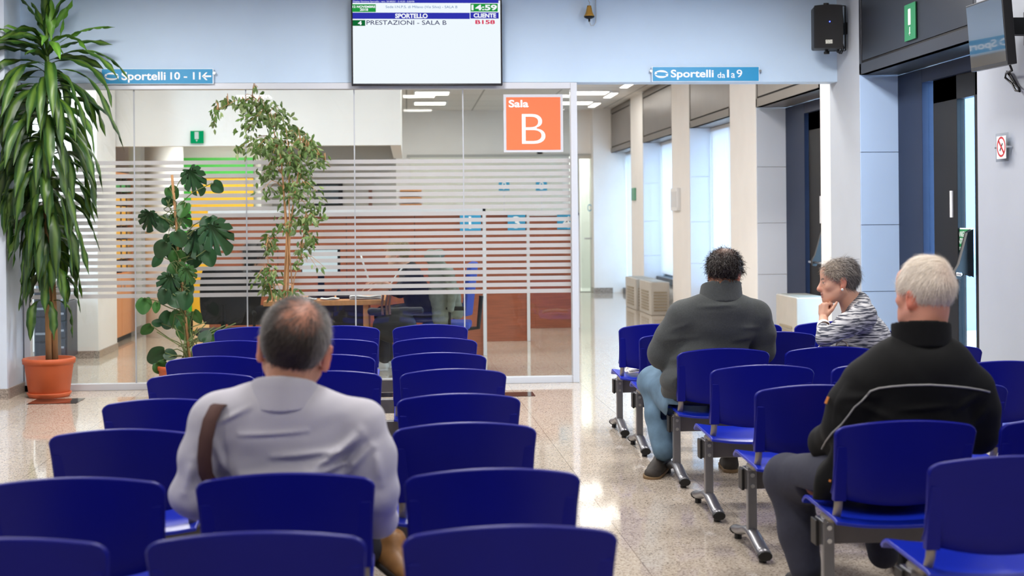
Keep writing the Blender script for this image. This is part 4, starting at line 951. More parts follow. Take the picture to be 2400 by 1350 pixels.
# fan heaters
fan = mat('heater_beige', (182, 176, 166), .5, noise_amt=.05, noise_scale=6); grl = mat('heater_grille', (150, 138, 116), .5)
def heater(x0, x1, y0, y1, h, lab):
    o = thing('fan_heater', ((x0 + x1) / 2, (y0 + y1) / 2, 0), lab, 'heater', 'beige fan heaters along the window wall')
    MB().box(x0, x1, y0, y1, 0, h).build('casing', fan, o, .012)
    MB().box(x0 + .04, x1 - .03, y0 + .05, y1 - .05, h - .004, h + .004).build('top_grille', mat('heater_top', (150, 148, 138), .5), o)
    mb = MB()
    for k in range(7): mb.box(x0 - .008, x0 + .002, y0 + (y1 - y0) * .2, y1 - (y1 - y0) * .2, .06 + .042 * k, .085 + .042 * k)
    for k in range(7): mb.box(x0 + .04, x1 - .04, y0 - .008, y0 + .002, .06 + .042 * k, .085 + .042 * k)
    mb.build('side_grille', grl, o)
heater(3.43, 3.70, 19.95, 20.95, .47, 'fan heater nearer of the two under the blind'); heater(3.40, 3.70, 21.1, 22.1, .47, 'fan heater farther of the two under the blind')
h4 = PY(1866, 698, 13.35); heater(h4.x, 4.02, 13.35, 14.1, h4.z, 'fan heater standing before the dark door left of the grey haired woman')
# small things on the warm piers
o = thing('intercom', tuple(PX(1587, 468, XR)), 'white intercom box on the corridor pier behind the man in the grey sweater', 'intercom'); a, b = PX(1580, 494, XR), PX(1595, 440, XR)
MB().box(XR - .05, XR, b.y, a.y, a.z, b.z).build('casing', lampf, o, .006); MB().box(XR - .055, XR - .05, b.y + .05, a.y - .05, a.z + .05, b.z - .05).build('cover', trimw, o)
o = thing('round_notice', tuple(PX(1488, 455, XR)), 'small green notice on the farther corridor pier', 'sign'); a, b = PX(1484, 470, XR), PX(1491, 440, XR)
MB().box(XR - .03, XR, b.y, a.y, a.z, b.z).build('plate', mat('notice_green', (96, 160, 130), .5), o, .01)
# desk with papers, keyboard, screen
DY = 13.0; dz = .675; a, b = PY(617, 703, DY), PY(903, 700, DY)
dk = thing('office_desk', ((a.x + b.x) / 2, DY + .4, 0), 'oak desk of the clerk behind the glass partition', 'desk')
MB().box(a.x, b.x, DY, DY + .85, dz - .045, dz).build('desk_top', oak, dk, .003)
for lx in (b.x - .20, a.x + .06):
    for ly in (DY + .04, DY + .75): MB().box(lx, lx + .045, ly, ly + .045, 0, dz - .045).build('leg', oak, dk)
MB().box(a.x + .42, b.x - .22, DY + .55, DY + .57, .2, dz - .05).build('modesty_panel', mat('panel_dark_grey', (60, 64, 72), .5), dk)
mo_ = thing('desk_monitor', tuple(PY(750, 690, DY + .45)), 'lit computer screen standing on the desk of the clerk', 'monitor')
a2, b2 = PY(706, 641, DY + .45), PY(797, 583, DY + .45)
MB().box(a2.x, b2.x, DY + .45, DY + .49, a2.z, b2.z).build('bezel', black_m, mo_, .003)
MB().box(a2.x + .01, b2.x - .025, DY + .446, DY + .452, a2.z + .01, b2.z - .01).build('display', emit('pc_screen', (214, 226, 232), 1.0), mo_)
MB().box((a2.x + b2.x) / 2 - .03, (a2.x + b2.x) / 2 + .03, DY + .49, DY + .52, dz, b2.z - .1).box((a2.x + b2.x) / 2 - .12, (a2.x + b2.x) / 2 + .12, DY + .42, DY + .60, dz, dz + .015).build('stand', black_m, mo_)
k_ = thing('keyboard', tuple(PY(850, 690, DY + .25)), 'black keyboard on the desk behind the glass', 'keyboard')
p = PY(850, 694, DY + .2); MB().box(p.x - .22, p.x + .12, DY + .24, DY + .37, dz, dz + .02).build('key_tray', black_m, k_, .003)
tl = thing('desk_phone', tuple(PY(800, 680, DY + .1)), 'black desk phone with a blue light on the desk', 'phone')
p = PY(812, 686, DY + .3); MB().box(p.x - .1, p.x + .07, DY + .4, DY + .55, dz, dz + .05).build('base', black_m, tl, .006); MB().tube([Vector((p.x - .08, DY + .42, dz + .06)), Vector((p.x - .08, DY + .53, dz + .06))], .018, 8).build('handset', black_m, tl, smooth=True)
rp = random.Random(5)
for k, (px, w_, yy) in enumerate(((856, .29, .05), (772, .17, .05), (724, .13, .05))):
    p = PY(px, 696, DY + yy); o = thing('paper_sheets', (p.x, DY + yy + .1, dz), ['thick pile of papers at the right end of the desk', 'crumpled paper sheet in the middle of the desk', 'white paper sheet near the fig stems on the desk'][k], 'papers', 'papers on the desk behind the glass')
    n_ = 5 if k == 0 else 2
    mb = MB()
    for j in range(n_): mb.shell(lambda u, v, j=j: (p.x - w_ / 2 + w_ * u + rp.uniform(-.001, .001), DY + yy + .16 * v, dz + .004 + .006 * j + .008 * math.sin(u * 4 + k + j) ** 2), 8, 6, .003)
    mb.build('sheets', mat('paper_white', (226, 228, 230), .7), o, smooth=True)
# office chairs
def office_chair(x, y, rot, m, seat_z, lab, back_h=.46, bw=.46):
    o = thing('office_chair', (x, y, 0), lab, 'chair')
    M = Matrix.Translation((x, y, 0)) @ Matrix.Rotation(rot, 4, 'Z')
    for k in range(5):
        q = 2 * PI * k / 5 + .3
        MB().tube([M @ Vector((0, 0, .11)), M @ Vector((.28 * math.cos(q), .28 * math.sin(q), .07))], [.025, .016], 8).build('base_arm', black_m, o)
        MB().tube([M @ Vector((.28 * math.cos(q) - .02, .28 * math.sin(q), .03)), M @ Vector((.28 * math.cos(q) + .02, .28 * math.sin(q), .03))], .03, 12).build('caster', black_m, o)
    MB().tube([M @ Vector((0, 0, .1)), M @ Vector((0, 0, seat_z))], .028, 10).build('gas_column', black_m, o)
    MB().shell(lambda u, v: M @ Vector(((u - .5) * .46 * (1 - .2 * (2 * v - 1) ** 4), (v - .5) * .46, seat_z + .03 - .03 * max(0, v - .8) * 3)), 10, 10, .07).build('seat', m, o, .02, True)
    MB().shell(lambda u, v: M @ Vector(((u - .5) * bw * (1 - .22 * abs(2 * v - 1) ** 3), -.22 - .06 * v - .05 * (1 - (2 * u - 1) ** 2) + .05, seat_z + .12 + back_h * v)), 12, 12, .05).build('backrest', m, o, .018, True)
    MB().tube([M @ Vector((0, -.1, seat_z - .02)), M @ Vector((0, -.3, seat_z)), M @ Vector((0, -.33, seat_z + .3))], .022, 8).build('back_support', black_m, o)
    for s_ in (-1, 1):
        MB().tube([M @ Vector((s_ * .2, -.05, seat_z)), M @ Vector((s_ * .28, -.05, seat_z + .05)), M @ Vector((s_ * .28, -.05, seat_z + .19))], .014, 8).tube([M @ Vector((s_ * .28, -.2, seat_z + .2)), M @ Vector((s_ * .28, .1, seat_z + .2))], .02, 8).build('armrest', black_m, o)
    return o
chb = mat('chair_black_fabric', (30, 30, 36), .8, bump=.2, bump_scale=300); chblue = mat('chair_blue_fabric', (40, 66, 160), .8, bump=.2, bump_scale=300)
p = PY(515, 700, 12.95); office_chair(p.x, 13.15, math.radians(8), chb, .36, 'black office chair with rounded back at the left end of the desk', .52, .40)
p = PY(1046, 700, 13.45); office_chair(p.x, 13.42, math.radians(84), chblue, .38, 'blue office chair of the clerk with a grey green jacket over it', .50, .46)
# ---------------------------------------------------------------- people: blended-volume modelling, meshed with surface nets
A = lambda *v: np.array(v, dtype=np.float32)
def rotm(yaw=0, pitch=0, roll=0):
    """columns = right, forward, up; yaw turns left, pitch lifts the face, roll leans the crown right"""
    M = Matrix.Rotation(math.radians(yaw), 3, 'Z') @ Matrix.Rotation(math.radians(pitch), 3, 'X') @ Matrix.Rotation(math.radians(roll), 3, 'Y')
    return np.array(M, dtype=np.float32)
class SDF:
    def __init__(s, lo, hi, res):
        s.lo = np.array(lo, np.float32); s.res = res; s.n = np.ceil((np.array(hi) - np.array(lo)) / res).astype(int) + 1
        s.f = np.full(s.n, .15, np.float32); s.ax = [s.lo[i] + np.arange(s.n[i], dtype=np.float32) * res for i in range(3)]
    def win(s, lo, hi, m):
        a = np.clip(np.floor((np.minimum(lo, hi) - m - s.lo) / s.res).astype(int), 0, s.n - 1); b = np.clip(np.ceil((np.maximum(lo, hi) + m - s.lo) / s.res).astype(int) + 1, 1, s.n)
        sl = tuple(slice(i, max(j, i + 1)) for i, j in zip(a, b))
        return sl, np.meshgrid(*[s.ax[i][sl[i]] for i in range(3)], indexing='ij')
    def blend(s, sl, d, k, sub=False):
        f = s.f[sl]
        if sub: f2 = -f
        else: f2 = f
        h = np.maximum(k - np.abs(f2 - d), 0) / k; r = np.minimum(f2, d) - h * h * k * .25
        s.f[sl] = -r if sub else r
    def rc(s, a, b, r1, r2=None, k=.02, flat=None, sub=False):
        a = np.array(a, np.float32); b = np.array(b, np.float32); r2 = r1 if r2 is None else r2
        sl, (X, Y, Z) = s.win(a, b, max(r1, r2) + k + .02); ab = b - a; L = float(ab @ ab) + 1e-9
        dx, dy, dz = X - a[0], Y - a[1], Z - a[2]
        t = np.clip((dx * ab[0] + dy * ab[1] + dz * ab[2]) / L, 0, 1)
        dx -= t * ab[0]; dy -= t * ab[1]; dz -= t * ab[2]
        if flat is not None:
            n, q = np.array(flat[0], np.float32), flat[1]; n = n / np.linalg.norm(n); c = (dx * n[0] + dy * n[1] + dz * n[2]) * (q - 1)
            dx += c * n[0]; dy += c * n[1]; dz += c * n[2]
        s.blend(sl, np.sqrt(dx * dx + dy * dy + dz * dz) - (r1 + (r2 - r1) * t), k, sub); return s
    def path(s, pts, rs, k=.02, flat=None):
        for i in range(len(pts) - 1): s.rc(pts[i], pts[i + 1], rs[i], rs[i + 1], k, flat)
        return s
    def el(s, c, r, R=None, k=.02, sub=False):
        c = np.array(c, np.float32); r = np.array(r, np.float32); m = r.max()
        sl, (X, Y, Z) = s.win(c - m, c + m, k + .015); d = np.stack([X - c[0], Y - c[1], Z - c[2]], -1)
        if R is not None: d = d @ R
        k0 = np.linalg.norm(d / r, axis=-1); k1 = np.linalg.norm(d / (r * r), axis=-1) + 1e-6
        s.blend(sl, k0 * (k0 - 1) / k1, k, sub); return s
    def pts(s): return np.stack(np.meshgrid(*s.ax, indexing='ij'), -1)
    def ridge(s, a, b, amp, w, back=None):
        a = np.array(a, np.float32); b = np.array(b, np.float32); sl, (X, Y, Z) = s.win(a, b, w * 2.6 + .03); ab = b - a; L = float(ab[0] ** 2 + ab[2] ** 2) + 1e-9
        t = np.clip(((X - a[0]) * ab[0] + (Z - a[2]) * ab[2]) / L, 0, 1); d2 = (X - a[0] - t * ab[0]) ** 2 + (Z - a[2] - t * ab[2]) ** 2
        e = np.exp(-d2 / (w * w)) - .45 * np.exp(-((Z - a[2] - t * ab[2] + w * 1.25) ** 2 + (X - a[0] - t * ab[0]) ** 2) / (w * w)); dy = Y - (a[1] + t * ab[1])
        s.f[sl] -= amp * e * np.sin(np.pi * np.clip(t, .06, .94)) ** .5 * np.exp(-(dy / .09) ** 2); return s
    def cut(s, fn): s.f = np.maximum(s.f, fn(s.pts())); return s
    def wrinkle(s, fn): s.f = s.f + fn(s.pts()).astype(np.float32); return s
    def mesh(s):
        f = s.f; ins = f < 0; n = np.array(f.shape); c = np.zeros(n - 1, np.int32)
        for i in (0, 1):
            for j in (0, 1):
                for k in (0, 1): c += ins[i:n[0] - 1 + i, j:n[1] - 1 + j, k:n[2] - 1 + k]
        act = np.argwhere((c > 0) & (c < 8)); idx = np.full(n - 1, -1, np.int32); idx[tuple(act.T)] = np.arange(len(act))
        acc = np.zeros((len(act), 3), np.float32); cnt = np.zeros(len(act), np.float32); i0 = act
        cor = [(i, j, k) for i in (0, 1) for j in (0, 1) for k in (0, 1)]
        V = [f[i0[:, 0] + i, i0[:, 1] + j, i0[:, 2] + k] for i, j, k in cor]
        for p in range(8):
            for q in range(p + 1, 8):
                d = [b - a for a, b in zip(cor[p], cor[q])]
                if sum(map(abs, d)) != 1: continue
                va, vb = V[p], V[q]; m = (va < 0) != (vb < 0); t = np.where(m, va / np.where(m, va - vb, 1), 0)[:, None]
                acc += np.where(m[:, None], np.array(cor[p]) + t * np.array(d), 0); cnt += m
        v = s.lo + (act + acc / np.maximum(cnt, 1)[:, None]) * s.res
        F = []
        for ax in range(3):
            a1, a2 = (ax + 1) % 3, (ax + 2) % 3
            lo = [slice(None)] * 3; hi = [slice(None)] * 3; lo[ax] = slice(0, -1); hi[ax] = slice(1, None)
            A_, B_ = ins[tuple(lo)], ins[tuple(hi)]; e = np.argwhere(A_ != B_)
            e = e[(e[:, a1] > 0) & (e[:, a2] > 0) & (e[:, a1] < n[a1] - 1) & (e[:, a2] < n[a2] - 1)]
            u1 = np.eye(3, dtype=int)[a1]; u2 = np.eye(3, dtype=int)[a2]
            q = [idx[tuple((e - o).T)] for o in (u1 + u2, u2, 0 * u1, u1)]
            q = np.stack(q, 1); fl = A_[tuple(e.T)]; q[~fl] = q[~fl][:, ::-1]; F.append(q[(q >= 0).all(1)])
        return v, np.concatenate(F)
def skin_mesh(name, v, F, m, parent, cols=None, smooth_it=2):
    org = np.array(parent_world(parent), np.float32)
    me = bpy.data.meshes.new(name); me.from_pydata((v - org).tolist(), [], F.tolist()); me.update()
    o = bpy.data.objects.new(name, me); COL.objects.link(o); o.parent = parent; me.materials.append(m)
    me.polygons.foreach_set('use_smooth', [True] * len(me.polygons))
    if cols is not None:
        ca = me.color_attributes.new('Col', 'FLOAT_COLOR', 'POINT'); ca.data.foreach_set('color', np.concatenate([cols, np.ones((len(cols), 1))], 1).astype(np.float32).ravel())
    if smooth_it:
        q = o.modifiers.new('relax', 'SMOOTH'); q.factor = .5; q.iterations = smooth_it
    return o
def fold(P, freq, amp, seed, warp=.6):
    r = np.random.RandomState(seed); out = 0
    for i in range(5):
        d = r.normal(size=3); d /= np.linalg.norm(d); d = d * np.array(freq); ph = r.uniform(0, 6.28); w = r.normal(size=3) * np.array(freq) * .55
        out = out + np.sin(P @ d + ph + warp * 2 * np.sin(P @ w + ph * 2)) / (1 + .4 * i)
    return out * amp / 2.2
def lin(r, g, b): return np.array(srgb(r, g, b)[:3])

def head(S, c, R, s, jaw=1.0, nose=1.0, k=.012):
    """skull, face, nose, lips, ears in the head frame: x right, y forward, z up"""
    c = np.array(c, np.float32); T = lambda *p: c + R @ (A(*p) * s)
    E = lambda p, r, kk=k, sub=False: S.el(T(*p), A(*r) * s, R, kk * s, sub)
    C = lambda a, b, r1, r2=None, kk=k, sub=False: S.rc(T(*a), T(*b), r1 * s, (r2 if r2 else r1) * s, kk * s, sub=sub)
    E((0, -.014, .034), (.074, .094, .082)); E((0, .030, -.005), (.062, .064, .075)); E((0, .035, -.045), (.052, .055, .065))
    for q in (-1, 1):
        C((q * .05, .0, -.05), (q * .02, .072, -.092), .020 * jaw, .018 * jaw, .03); E((q * .040, .060, -.024), (.020, .020, .018), .02)
    E((0, .078, -.094), (.022, .018, .017), .02); C((-.034, .076, .024), (.034, .076, .024), .011, None, .02); E((0, .070, .058), (.05, .022, .03), .03)
    for q in (-1, 1): E((q * .030, .096, .004), (.017, .014, .011), .012, True)
    for q in (-1, 1): E((q * .030, .078, .003), (.0125, .0125, .0125), .003); C((q * .018, .088, .010), (q * .042, .084, .010), .0035, None, .006); C((q * .019, .087, -.005), (q * .041, .083, -.005), .003, None, .006)
    C((0, .086, .012), (0, .108 * (1 + .04 * (nose - 1)), -.028), .0085 * nose, .0125 * nose, .014); E((0, .104, -.031), (.015 * nose, .012, .010), .01)
    for q in (-1, 1): E((q * .012, .096, -.033), (.008, .011, .008), .008)
    E((0, .082, -.062), (.028, .018, .022), .02); E((0, .098, -.058), (.021, .007, .0055), .004); E((0, .096, -.069), (.019, .007, .0065), .004); C((-.02, .100, -.0635), (.02, .100, -.0635), .0022, None, .004, True)
    for q in (-1, 1):
        RE = R @ rotm(q * -22, 0, q * 8); S.el(T(q * .080, -.012, -.008), A(.008, .021, .032) * s, RE, .008 * s)
        S.el(T(q * .090, -.008, -.006), A(.007, .011, .019) * s, RE, .006 * s, True); S.el(T(q * .079, -.004, -.034), A(.007, .011, .012) * s, RE, .006 * s)
    return T
def head_cols(v, c, R, s, skin, brow=(.1, .08, .07), iris=(.05, .04, .03), lips=(.35, .12, .1), ear=None):
    L = (v - np.array(c, np.float32)) @ R / s; x, y, z = L.T; ax = np.abs(x)
    col = np.tile(np.array(skin, np.float64), (len(v), 1)); near = np.linalg.norm(L, axis=1) < .16
    def put(m, cc, a=1.0): col[m & near] = col[m & near] * (1 - a) + np.array(cc) * a
    put((ax > .068) & (z < .03) & (z > -.05) & (np.abs(y + .01) < .03), ear if ear is not None else np.array(skin) * np.array([1.12, .74, .68]), .8)
    put(((ax - .03) ** 2 / .022 ** 2 + (z + .03) ** 2 / .018 ** 2 < 1) & (y > .05), np.array(skin) * np.array([1.05, .86, .82]), .25)
    put((y > .1) & (z < -.015) & (z > -.045), np.array(skin) * np.array([1.05, .8, .75]), .5)
    put((ax < .023) & (y > .085) & (z < -.052) & (z > -.077), lips, .75)
    put((ax > .012) & (ax < .046) & (z > .018 + .1 * np.maximum(0, .03 - ax) * 0) & (z < .027) & (y > .06), brow, .8)
    e = ((ax - .030) ** 2 / .0115 ** 2 + (z - .003) ** 2 / .0046 ** 2 < 1) & (y > .07); put(e, (.5, .46, .44))
    put(((ax - .031) ** 2 + (z - .003) ** 2 < .0062 ** 2) & (y > .07), iris)
    return col
def hair(parent, c, R, s, mask, flow, color, n, length, width=.0016, thick=.010, lift=.35, jit=.35, res=.005, seed=1, blobs=(), droop=0.0, cap=True, density=None, curl=0.0, nm='hair', capcol=None):
    """close cap of hair plus individual locks that follow flow(local)"""
    c = np.array(c, np.float32); m_ = .2 * s; S = SDF(c - m_, c + m_, res); T = lambda *p: c + R @ (A(*p) * s)
    S.el(T(0, -.014, .034), A(.074, .094, .082) * s + thick, R, .01); S.el(T(0, .022, .01), A(.064, .062, .070) * s + thick, R, .02)
    for p, r in blobs: S.el(T(*p), A(*r) * s, R, .02)
    S.cut(lambda P: mask(((P - c) @ R) / s) * s)
    v, F = S.mesh(); rs = np.random.RandomState(seed); L = (v - c) @ R / s
    nrm = np.zeros_like(v); fn = np.cross(v[F[:, 1]] - v[F[:, 0]], v[F[:, 3]] - v[F[:, 0]])
    for j in range(4): np.add.at(nrm, F[:, j], fn)
    nrm /= np.linalg.norm(nrm, axis=1)[:, None] + 1e-9
    out = ((v - c) * nrm).sum(1) > 0
    if ((nrm * (v - c)).sum(1) > 0).mean() < .5: nrm = -nrm
    cand = np.where(((nrm * (v - T(0, 0, .02))).sum(1) > .04 * s))[0]
    if density is not None: w = density(L[cand]); w = w / w.sum()
    else: w = None
    pick = rs.choice(cand, n, p=w); root = v[pick] + rs.normal(size=(n, 3)) * res * .6; N = nrm[pick]; Lp = L[pick]
    D = flow(Lp, rs) @ R.T; D = D - (D * N).sum(1)[:, None] * N; D /= np.linalg.norm(D, axis=1)[:, None] + 1e-6
    D = D + rs.normal(size=(n, 3)) * jit; D /= np.linalg.norm(D, axis=1)[:, None]
    ln = length * rs.uniform(.6, 1.2, n)[:, None]; Wd = np.cross(D, N); Wd /= np.linalg.norm(Wd, axis=1)[:, None] + 1e-6
    col = color(Lp, rs); k = 5; P = []
    ph = rs.uniform(0, 6.28, n)[:, None]
    for i in range(k):
        t = i / (k - 1); q = root - N * .003 + D * ln * t + N * ln * lift * (t - .75 * t * t) - A(0, 0, 1) * droop * ln * t * t
        if curl: q = q + (Wd * np.sin(ph + t * 7) + N * np.cos(ph + t * 7) * .6) * curl
        wd = width * (1 - .7 * t); P += [q - Wd * wd, q + Wd * wd]
    P = np.stack(P, 1).reshape(-1, 3); fs = np.array([[2 * i, 2 * i + 1, 2 * i + 3, 2 * i + 2] for i in range(k - 1)]); F2 = (np.arange(n)[:, None, None] * 2 * k + fs[None]).reshape(-1, 4)
    cc = np.repeat(col, 2 * k, 0)
    if cap:
        P = np.concatenate([v, P]); F2 = np.concatenate([F, F2 + len(v)]); cc = np.concatenate([capcol(L, rs) if capcol else color(L, rs) * .8, cc])
    return skin_mesh(nm, P, F2, attr_mat('hair_fibre', .5), parent, cc, 0)
def hand(S, w, d, nrm, s=1.0, curl=(50, 55, 60, 65), side=1, thumb=25, spread=6, k=.006):
    """palm, four unequal bent fingers and a thumb from the side of the palm; nrm = back of the hand"""
    w = np.array(w, np.float32); d = np.array(d, np.float32); d /= np.linalg.norm(d); nrm = np.array(nrm, np.float32); nrm -= d * (nrm @ d); nrm /= np.linalg.norm(nrm); x = np.cross(d, nrm) * side
    P = lambda a, b, c: w + (x * a + d * b + nrm * c) * s
    S.rc(P(.0, -.02, 0), P(0, .02, 0), .024 * s, .026 * s, .01, (nrm, 1.35)); S.rc(P(-.022, .03, 0), P(-.026, .075, 0), .017 * s, .014 * s, .012); S.rc(P(.020, .03, 0), P(.026, .078, .002), .017 * s, .014 * s, .012); S.rc(P(0, .02, 0), P(0, .08, .003), .02 * s, .015 * s, .012)
    ln = ((.040, .024, .020), (.045, .028, .022), (.042, .026, .021), (.033, .020, .018)); rr = (.0088, .0092, .0088, .0078)
    for i in range(4):
        p = P(.029 - .0195 * i, .080 - .003 * abs(i - 1.2), .002); q = 0; sp = math.radians(spread * (1.4 - i)); dd = d * math.cos(sp) + x * math.sin(sp)
        for j in range(3):
            q += math.radians(curl[i] * (.75, 1.0, .6)[j]); v = dd * math.cos(q) - nrm * math.sin(q); e = p + v * ln[i][j] * s
            S.rc(p, e, rr[i] * s * (1 - .07 * j), rr[i] * s * (.93 - .07 * j), k * .6); p = e
    p = P(.026, .018, -.006); t = math.radians(thumb); v1 = x * math.sin(t + .5) + d * math.cos(t + .5) - nrm * .35; v1 /= np.linalg.norm(v1); e = p + v1 * .042 * s; S.rc(p, e, .014 * s, .0105 * s, k)
    v2 = v1 * .75 + d * .5 - nrm * .25 - x * .15; v2 /= np.linalg.norm(v2); e2 = e + v2 * .032 * s; S.rc(e, e2, .0105 * s, .0092 * s, k * .5); S.rc(e2, e2 + v2 * .022 * s, .0092 * s, .0075 * s, k * .5)
def shoe(parent, heel, toe, up, L, m, msole, w=.048, nm='shoe', hi=.05):
    heel = np.array(heel, np.float32); toe = np.array(toe, np.float32); d = (toe - heel) / np.linalg.norm(toe - heel); up = np.array(up, np.float32); up -= d * (up @ d); up /= np.linalg.norm(up); sd = np.cross(d, up); toe = heel + d * L
    S = SDF(np.minimum(heel, toe) - .14, np.maximum(heel, toe) + .16, .005); P = lambda a, b, c: heel + sd * a + d * b + up * c
    S.rc(P(0, .035, .035), P(0, L - .05, .028), w * .80, w * .86, .02, (up, 1.35)); S.rc(P(0, .03, .05), P(0, .04, .05 + hi), w * .75, w * .82, .03); S.rc(P(0, .07, .06), P(0, L * .62, .042), w * .78, w * .7, .03)
    S.cut(lambda Q: -((Q - heel) @ up) + .012); v, F = S.mesh(); o = skin_mesh(nm, v, F, m, parent)
    S = SDF(np.minimum(heel, toe) - .14, np.maximum(heel, toe) + .16, .005)
    S.rc(P(0, .035, .012), P(0, L - .05, .012), w * .86, w * .98, .02); S.cut(lambda Q: np.abs((Q - heel) @ up - .010) - .0105); v, F = S.mesh(); skin_mesh('sole', v, F, msole, o, None, 1)
    return o
def seatcut(S, Yp, x0=-9, x1=9):
    S.cut(lambda P: np.where(P[..., 2] < .742, Yp - .168 - .27 * (P[..., 2] - .46) - P[..., 1], -1)); S.cut(lambda P: np.where((P[..., 1] < Yp + .255) & (P[..., 2] > .3) & (P[..., 0] > x0) & (P[..., 0] < x1), .413 - P[..., 2], -1)); return S
skin_m = attr_mat('skin', .5, sss=.12, bump=.08, bump_scale=350)
V3 = lambda p: np.array(p, np.float32)
g3 = lambda px, py, Y: V3(PY(px, py, Y))

# ================= man in the white shirt =================
Yp = 4.208; seat = .392
hc = g3(691, 816, 4.16); RH = rotm(-4, 4, 9); hs = 1.235
nb = g3(664, 935, 4.14); C = g3(668, 1040, 4.16); Bz = g3(672, 1150, 4.18)
SL, SR = g3(506, 985, 4.17), g3(845, 1000, 4.17); EL, ER = g3(452, 1160, 4.15), g3(878, 1150, 4.17)
HL, HR = V3((-.40, 4.56, .50)), V3((-.20, 4.60, .50)); PV = V3((-.345, 4.20, .46))
m1 = thing('person', (-.343, 4.2, 0), 'balding man in a white checked shirt with a brown shoulder strap, seen from behind', 'person')
lo, hi = (-.85, 3.85, .0), (.25, 5.0, 1.36)
KR = V3((-.20, 4.66, .45)); KL = V3((-.42, 4.66, .47)); AR = V3((-.22, 4.62, .09)); foot1 = g3(915, 1345, 4.74)
S = SDF(lo, hi, .006); T = head(S, hc, RH, hs)
S.rc(T(0, -.03, -.05), nb - A(0, 0, .03), .062, .068, .03); S.rc(nb - A(0, 0, .10), PV + A(0, .03, .05), .07, .08, .05); S.rc(SL, SR, .045, .05, .04)
for a, b, c_ in ((SL, EL, HL), (SR, ER, HR)): S.rc(a, b, .046, .038, .03); S.rc(b, c_, .036, .026, .02)
hand(S, HL, (.45, .8, -.1), (0, 0, 1), .95, (40, 45, 50, 55), 1); hand(S, HR, (-.5, .75, -.1), (0, 0, 1), .95, (40, 45, 50, 55), -1)
S.rc(PV + A(.08, .05, 0), KR, .075, .055, .03).rc(KR, AR, .05, .035, .02).rc(PV + A(-.08, .05, 0), V3((-.28, 4.70, .56)), .075, .055, .03).rc(V3((-.28, 4.70, .56)), foot1 + A(-.07, 0, .07), .05, .035, .02)
seatcut(S, 4.208, -.60, -.09); v, F = S.mesh(); sk = lin(206, 152, 126); cols = head_cols(v, hc, RH, hs, sk)
L = (v - hc) @ RH / hs; crown = np.clip(1 - np.linalg.norm((L - A(.012, -.065, .085)) / A(.05, .05, .05), axis=1), 0, 1)
body = skin_mesh('body', v, F, skin_m, m1, cols)
def mask1(p):
    x, y, z = p[..., 0], p[..., 1], p[..., 2]; ax = np.abs(x)
    lowb = -(z + .052 + .02 * np.clip(y * 10, -1, 0)); side = np.where(y > -.035, -(z - .012 - np.maximum(0, y) * .2), -1); front = y - .055 + .35 * np.maximum(0, .06 - z) * 0
    earcut = .026 - np.sqrt((y + .004) ** 2 + ((z + .012) * .75) ** 2); earcut = np.where(ax > .055, earcut, -1)
    return np.maximum.reduce([lowb, side, front, earcut])
def bald(p): return np.clip(1.12 - np.sqrt(((p[..., 0] - .009) / .058) ** 2 + ((p[..., 1] + .065) / .07) ** 2 + ((p[..., 2] - .084) / .050) ** 2) + .10 * np.sin(p[..., 0] * 150 + 1) * np.sin(p[..., 2] * 120 + p[..., 1] * 60), 0, 1)
def flow1(p, r):
    c_ = np.array([.02, -.07, .10]); d = p - c_; d[:, 2] -= .03; return d + np.array([-.02, .0, -.01])
def col1(p, r):
    t = np.clip((np.abs(p[:, 0]) - .046) / .03, 0, 1)[:, None]; g = r.uniform(.55, 1.2, (len(p), 1))
    return (lin(58, 47, 41) * (1 - t) + lin(164, 159, 154) * t) * g
capcol1 = lambda p, r: col1(p, r) * .8 * (1 - np.clip(bald(p) * 1.3, 0, .93)[:, None]) + np.clip(bald(p) * 1.3, 0, .93)[:, None] * lin(186, 124, 98)
hair(m1, hc, RH, hs, mask1, flow1, col1, 11000, .030, .0010, .009, .06, .12, seed=3, density=lambda p: (1.02 - bald(p)) ** 1.5, capcol=capcol1)
hair(m1, hc, RH, hs, mask1, flow1, col1, 1300, .034, .0007, .004, .08, .25, seed=4, cap=False, density=lambda p: .02 + bald(p), nm='thin_hair')
# shirt
S = SDF((-.80, 3.85, .38), (.22, 4.75, 1.12), .005)
S.el(C + A(0, 0, .02), (.195, .115, .16), None, .05); S.el(Bz, (.190, .125, .16), None, .06); S.el(PV + A(0, 0, .03), (.185, .14, .12), None, .05)
S.rc(nb + A(-.045, .0, -.02), SL + A(.01, 0, .0), .066, .066, .05); S.rc(nb + A(.045, 0, -.02), SR, .066, .066, .05); S.el(nb + A(0, -.01, -.06), (.13, .085, .075), None, .05)
S.path([SL, SL.copy() * .5 + EL * .5 + A(-.008, 0, .0), EL, V3((-.50, 4.38, .50)), HL - A(0, .04, 0)], [.072, .066, .060, .052, .040], .035)
S.path([SR, SR * .5 + ER * .5 + A(.008, 0, 0), ER, V3((-.10, 4.42, .50)), HR - A(0, .04, 0)], [.072, .070, .064, .054, .040], .035)
pt = lambda x, y, Y=4.06: g3(x, y, Y)
for a, b, r in (((842, 1015), (770, 1085), .013), ((850, 1030), (720, 1105), .014), ((868, 1050), (800, 1130), .012), ((790, 1060), (640, 1070), .009), ((760, 1105), (560, 1120), .011), ((820, 1090), (700, 1125), .010), ((500, 1040), (520, 1110), .010), ((585, 955), (500, 1000), .007), ((560, 1020), (720, 1010), .006), ((448, 1085), (430, 1160), .014), ((880, 1060), (890, 1140), .013)):
    S.ridge(pt(*a, 4.05), pt(*b, 4.05), r * 1.5, r * 1.15)
S.wrinkle(lambda P: fold(P, (14, 10, 34), .0055, 3) + fold(P, (34, 26, 60), .0028, 5))
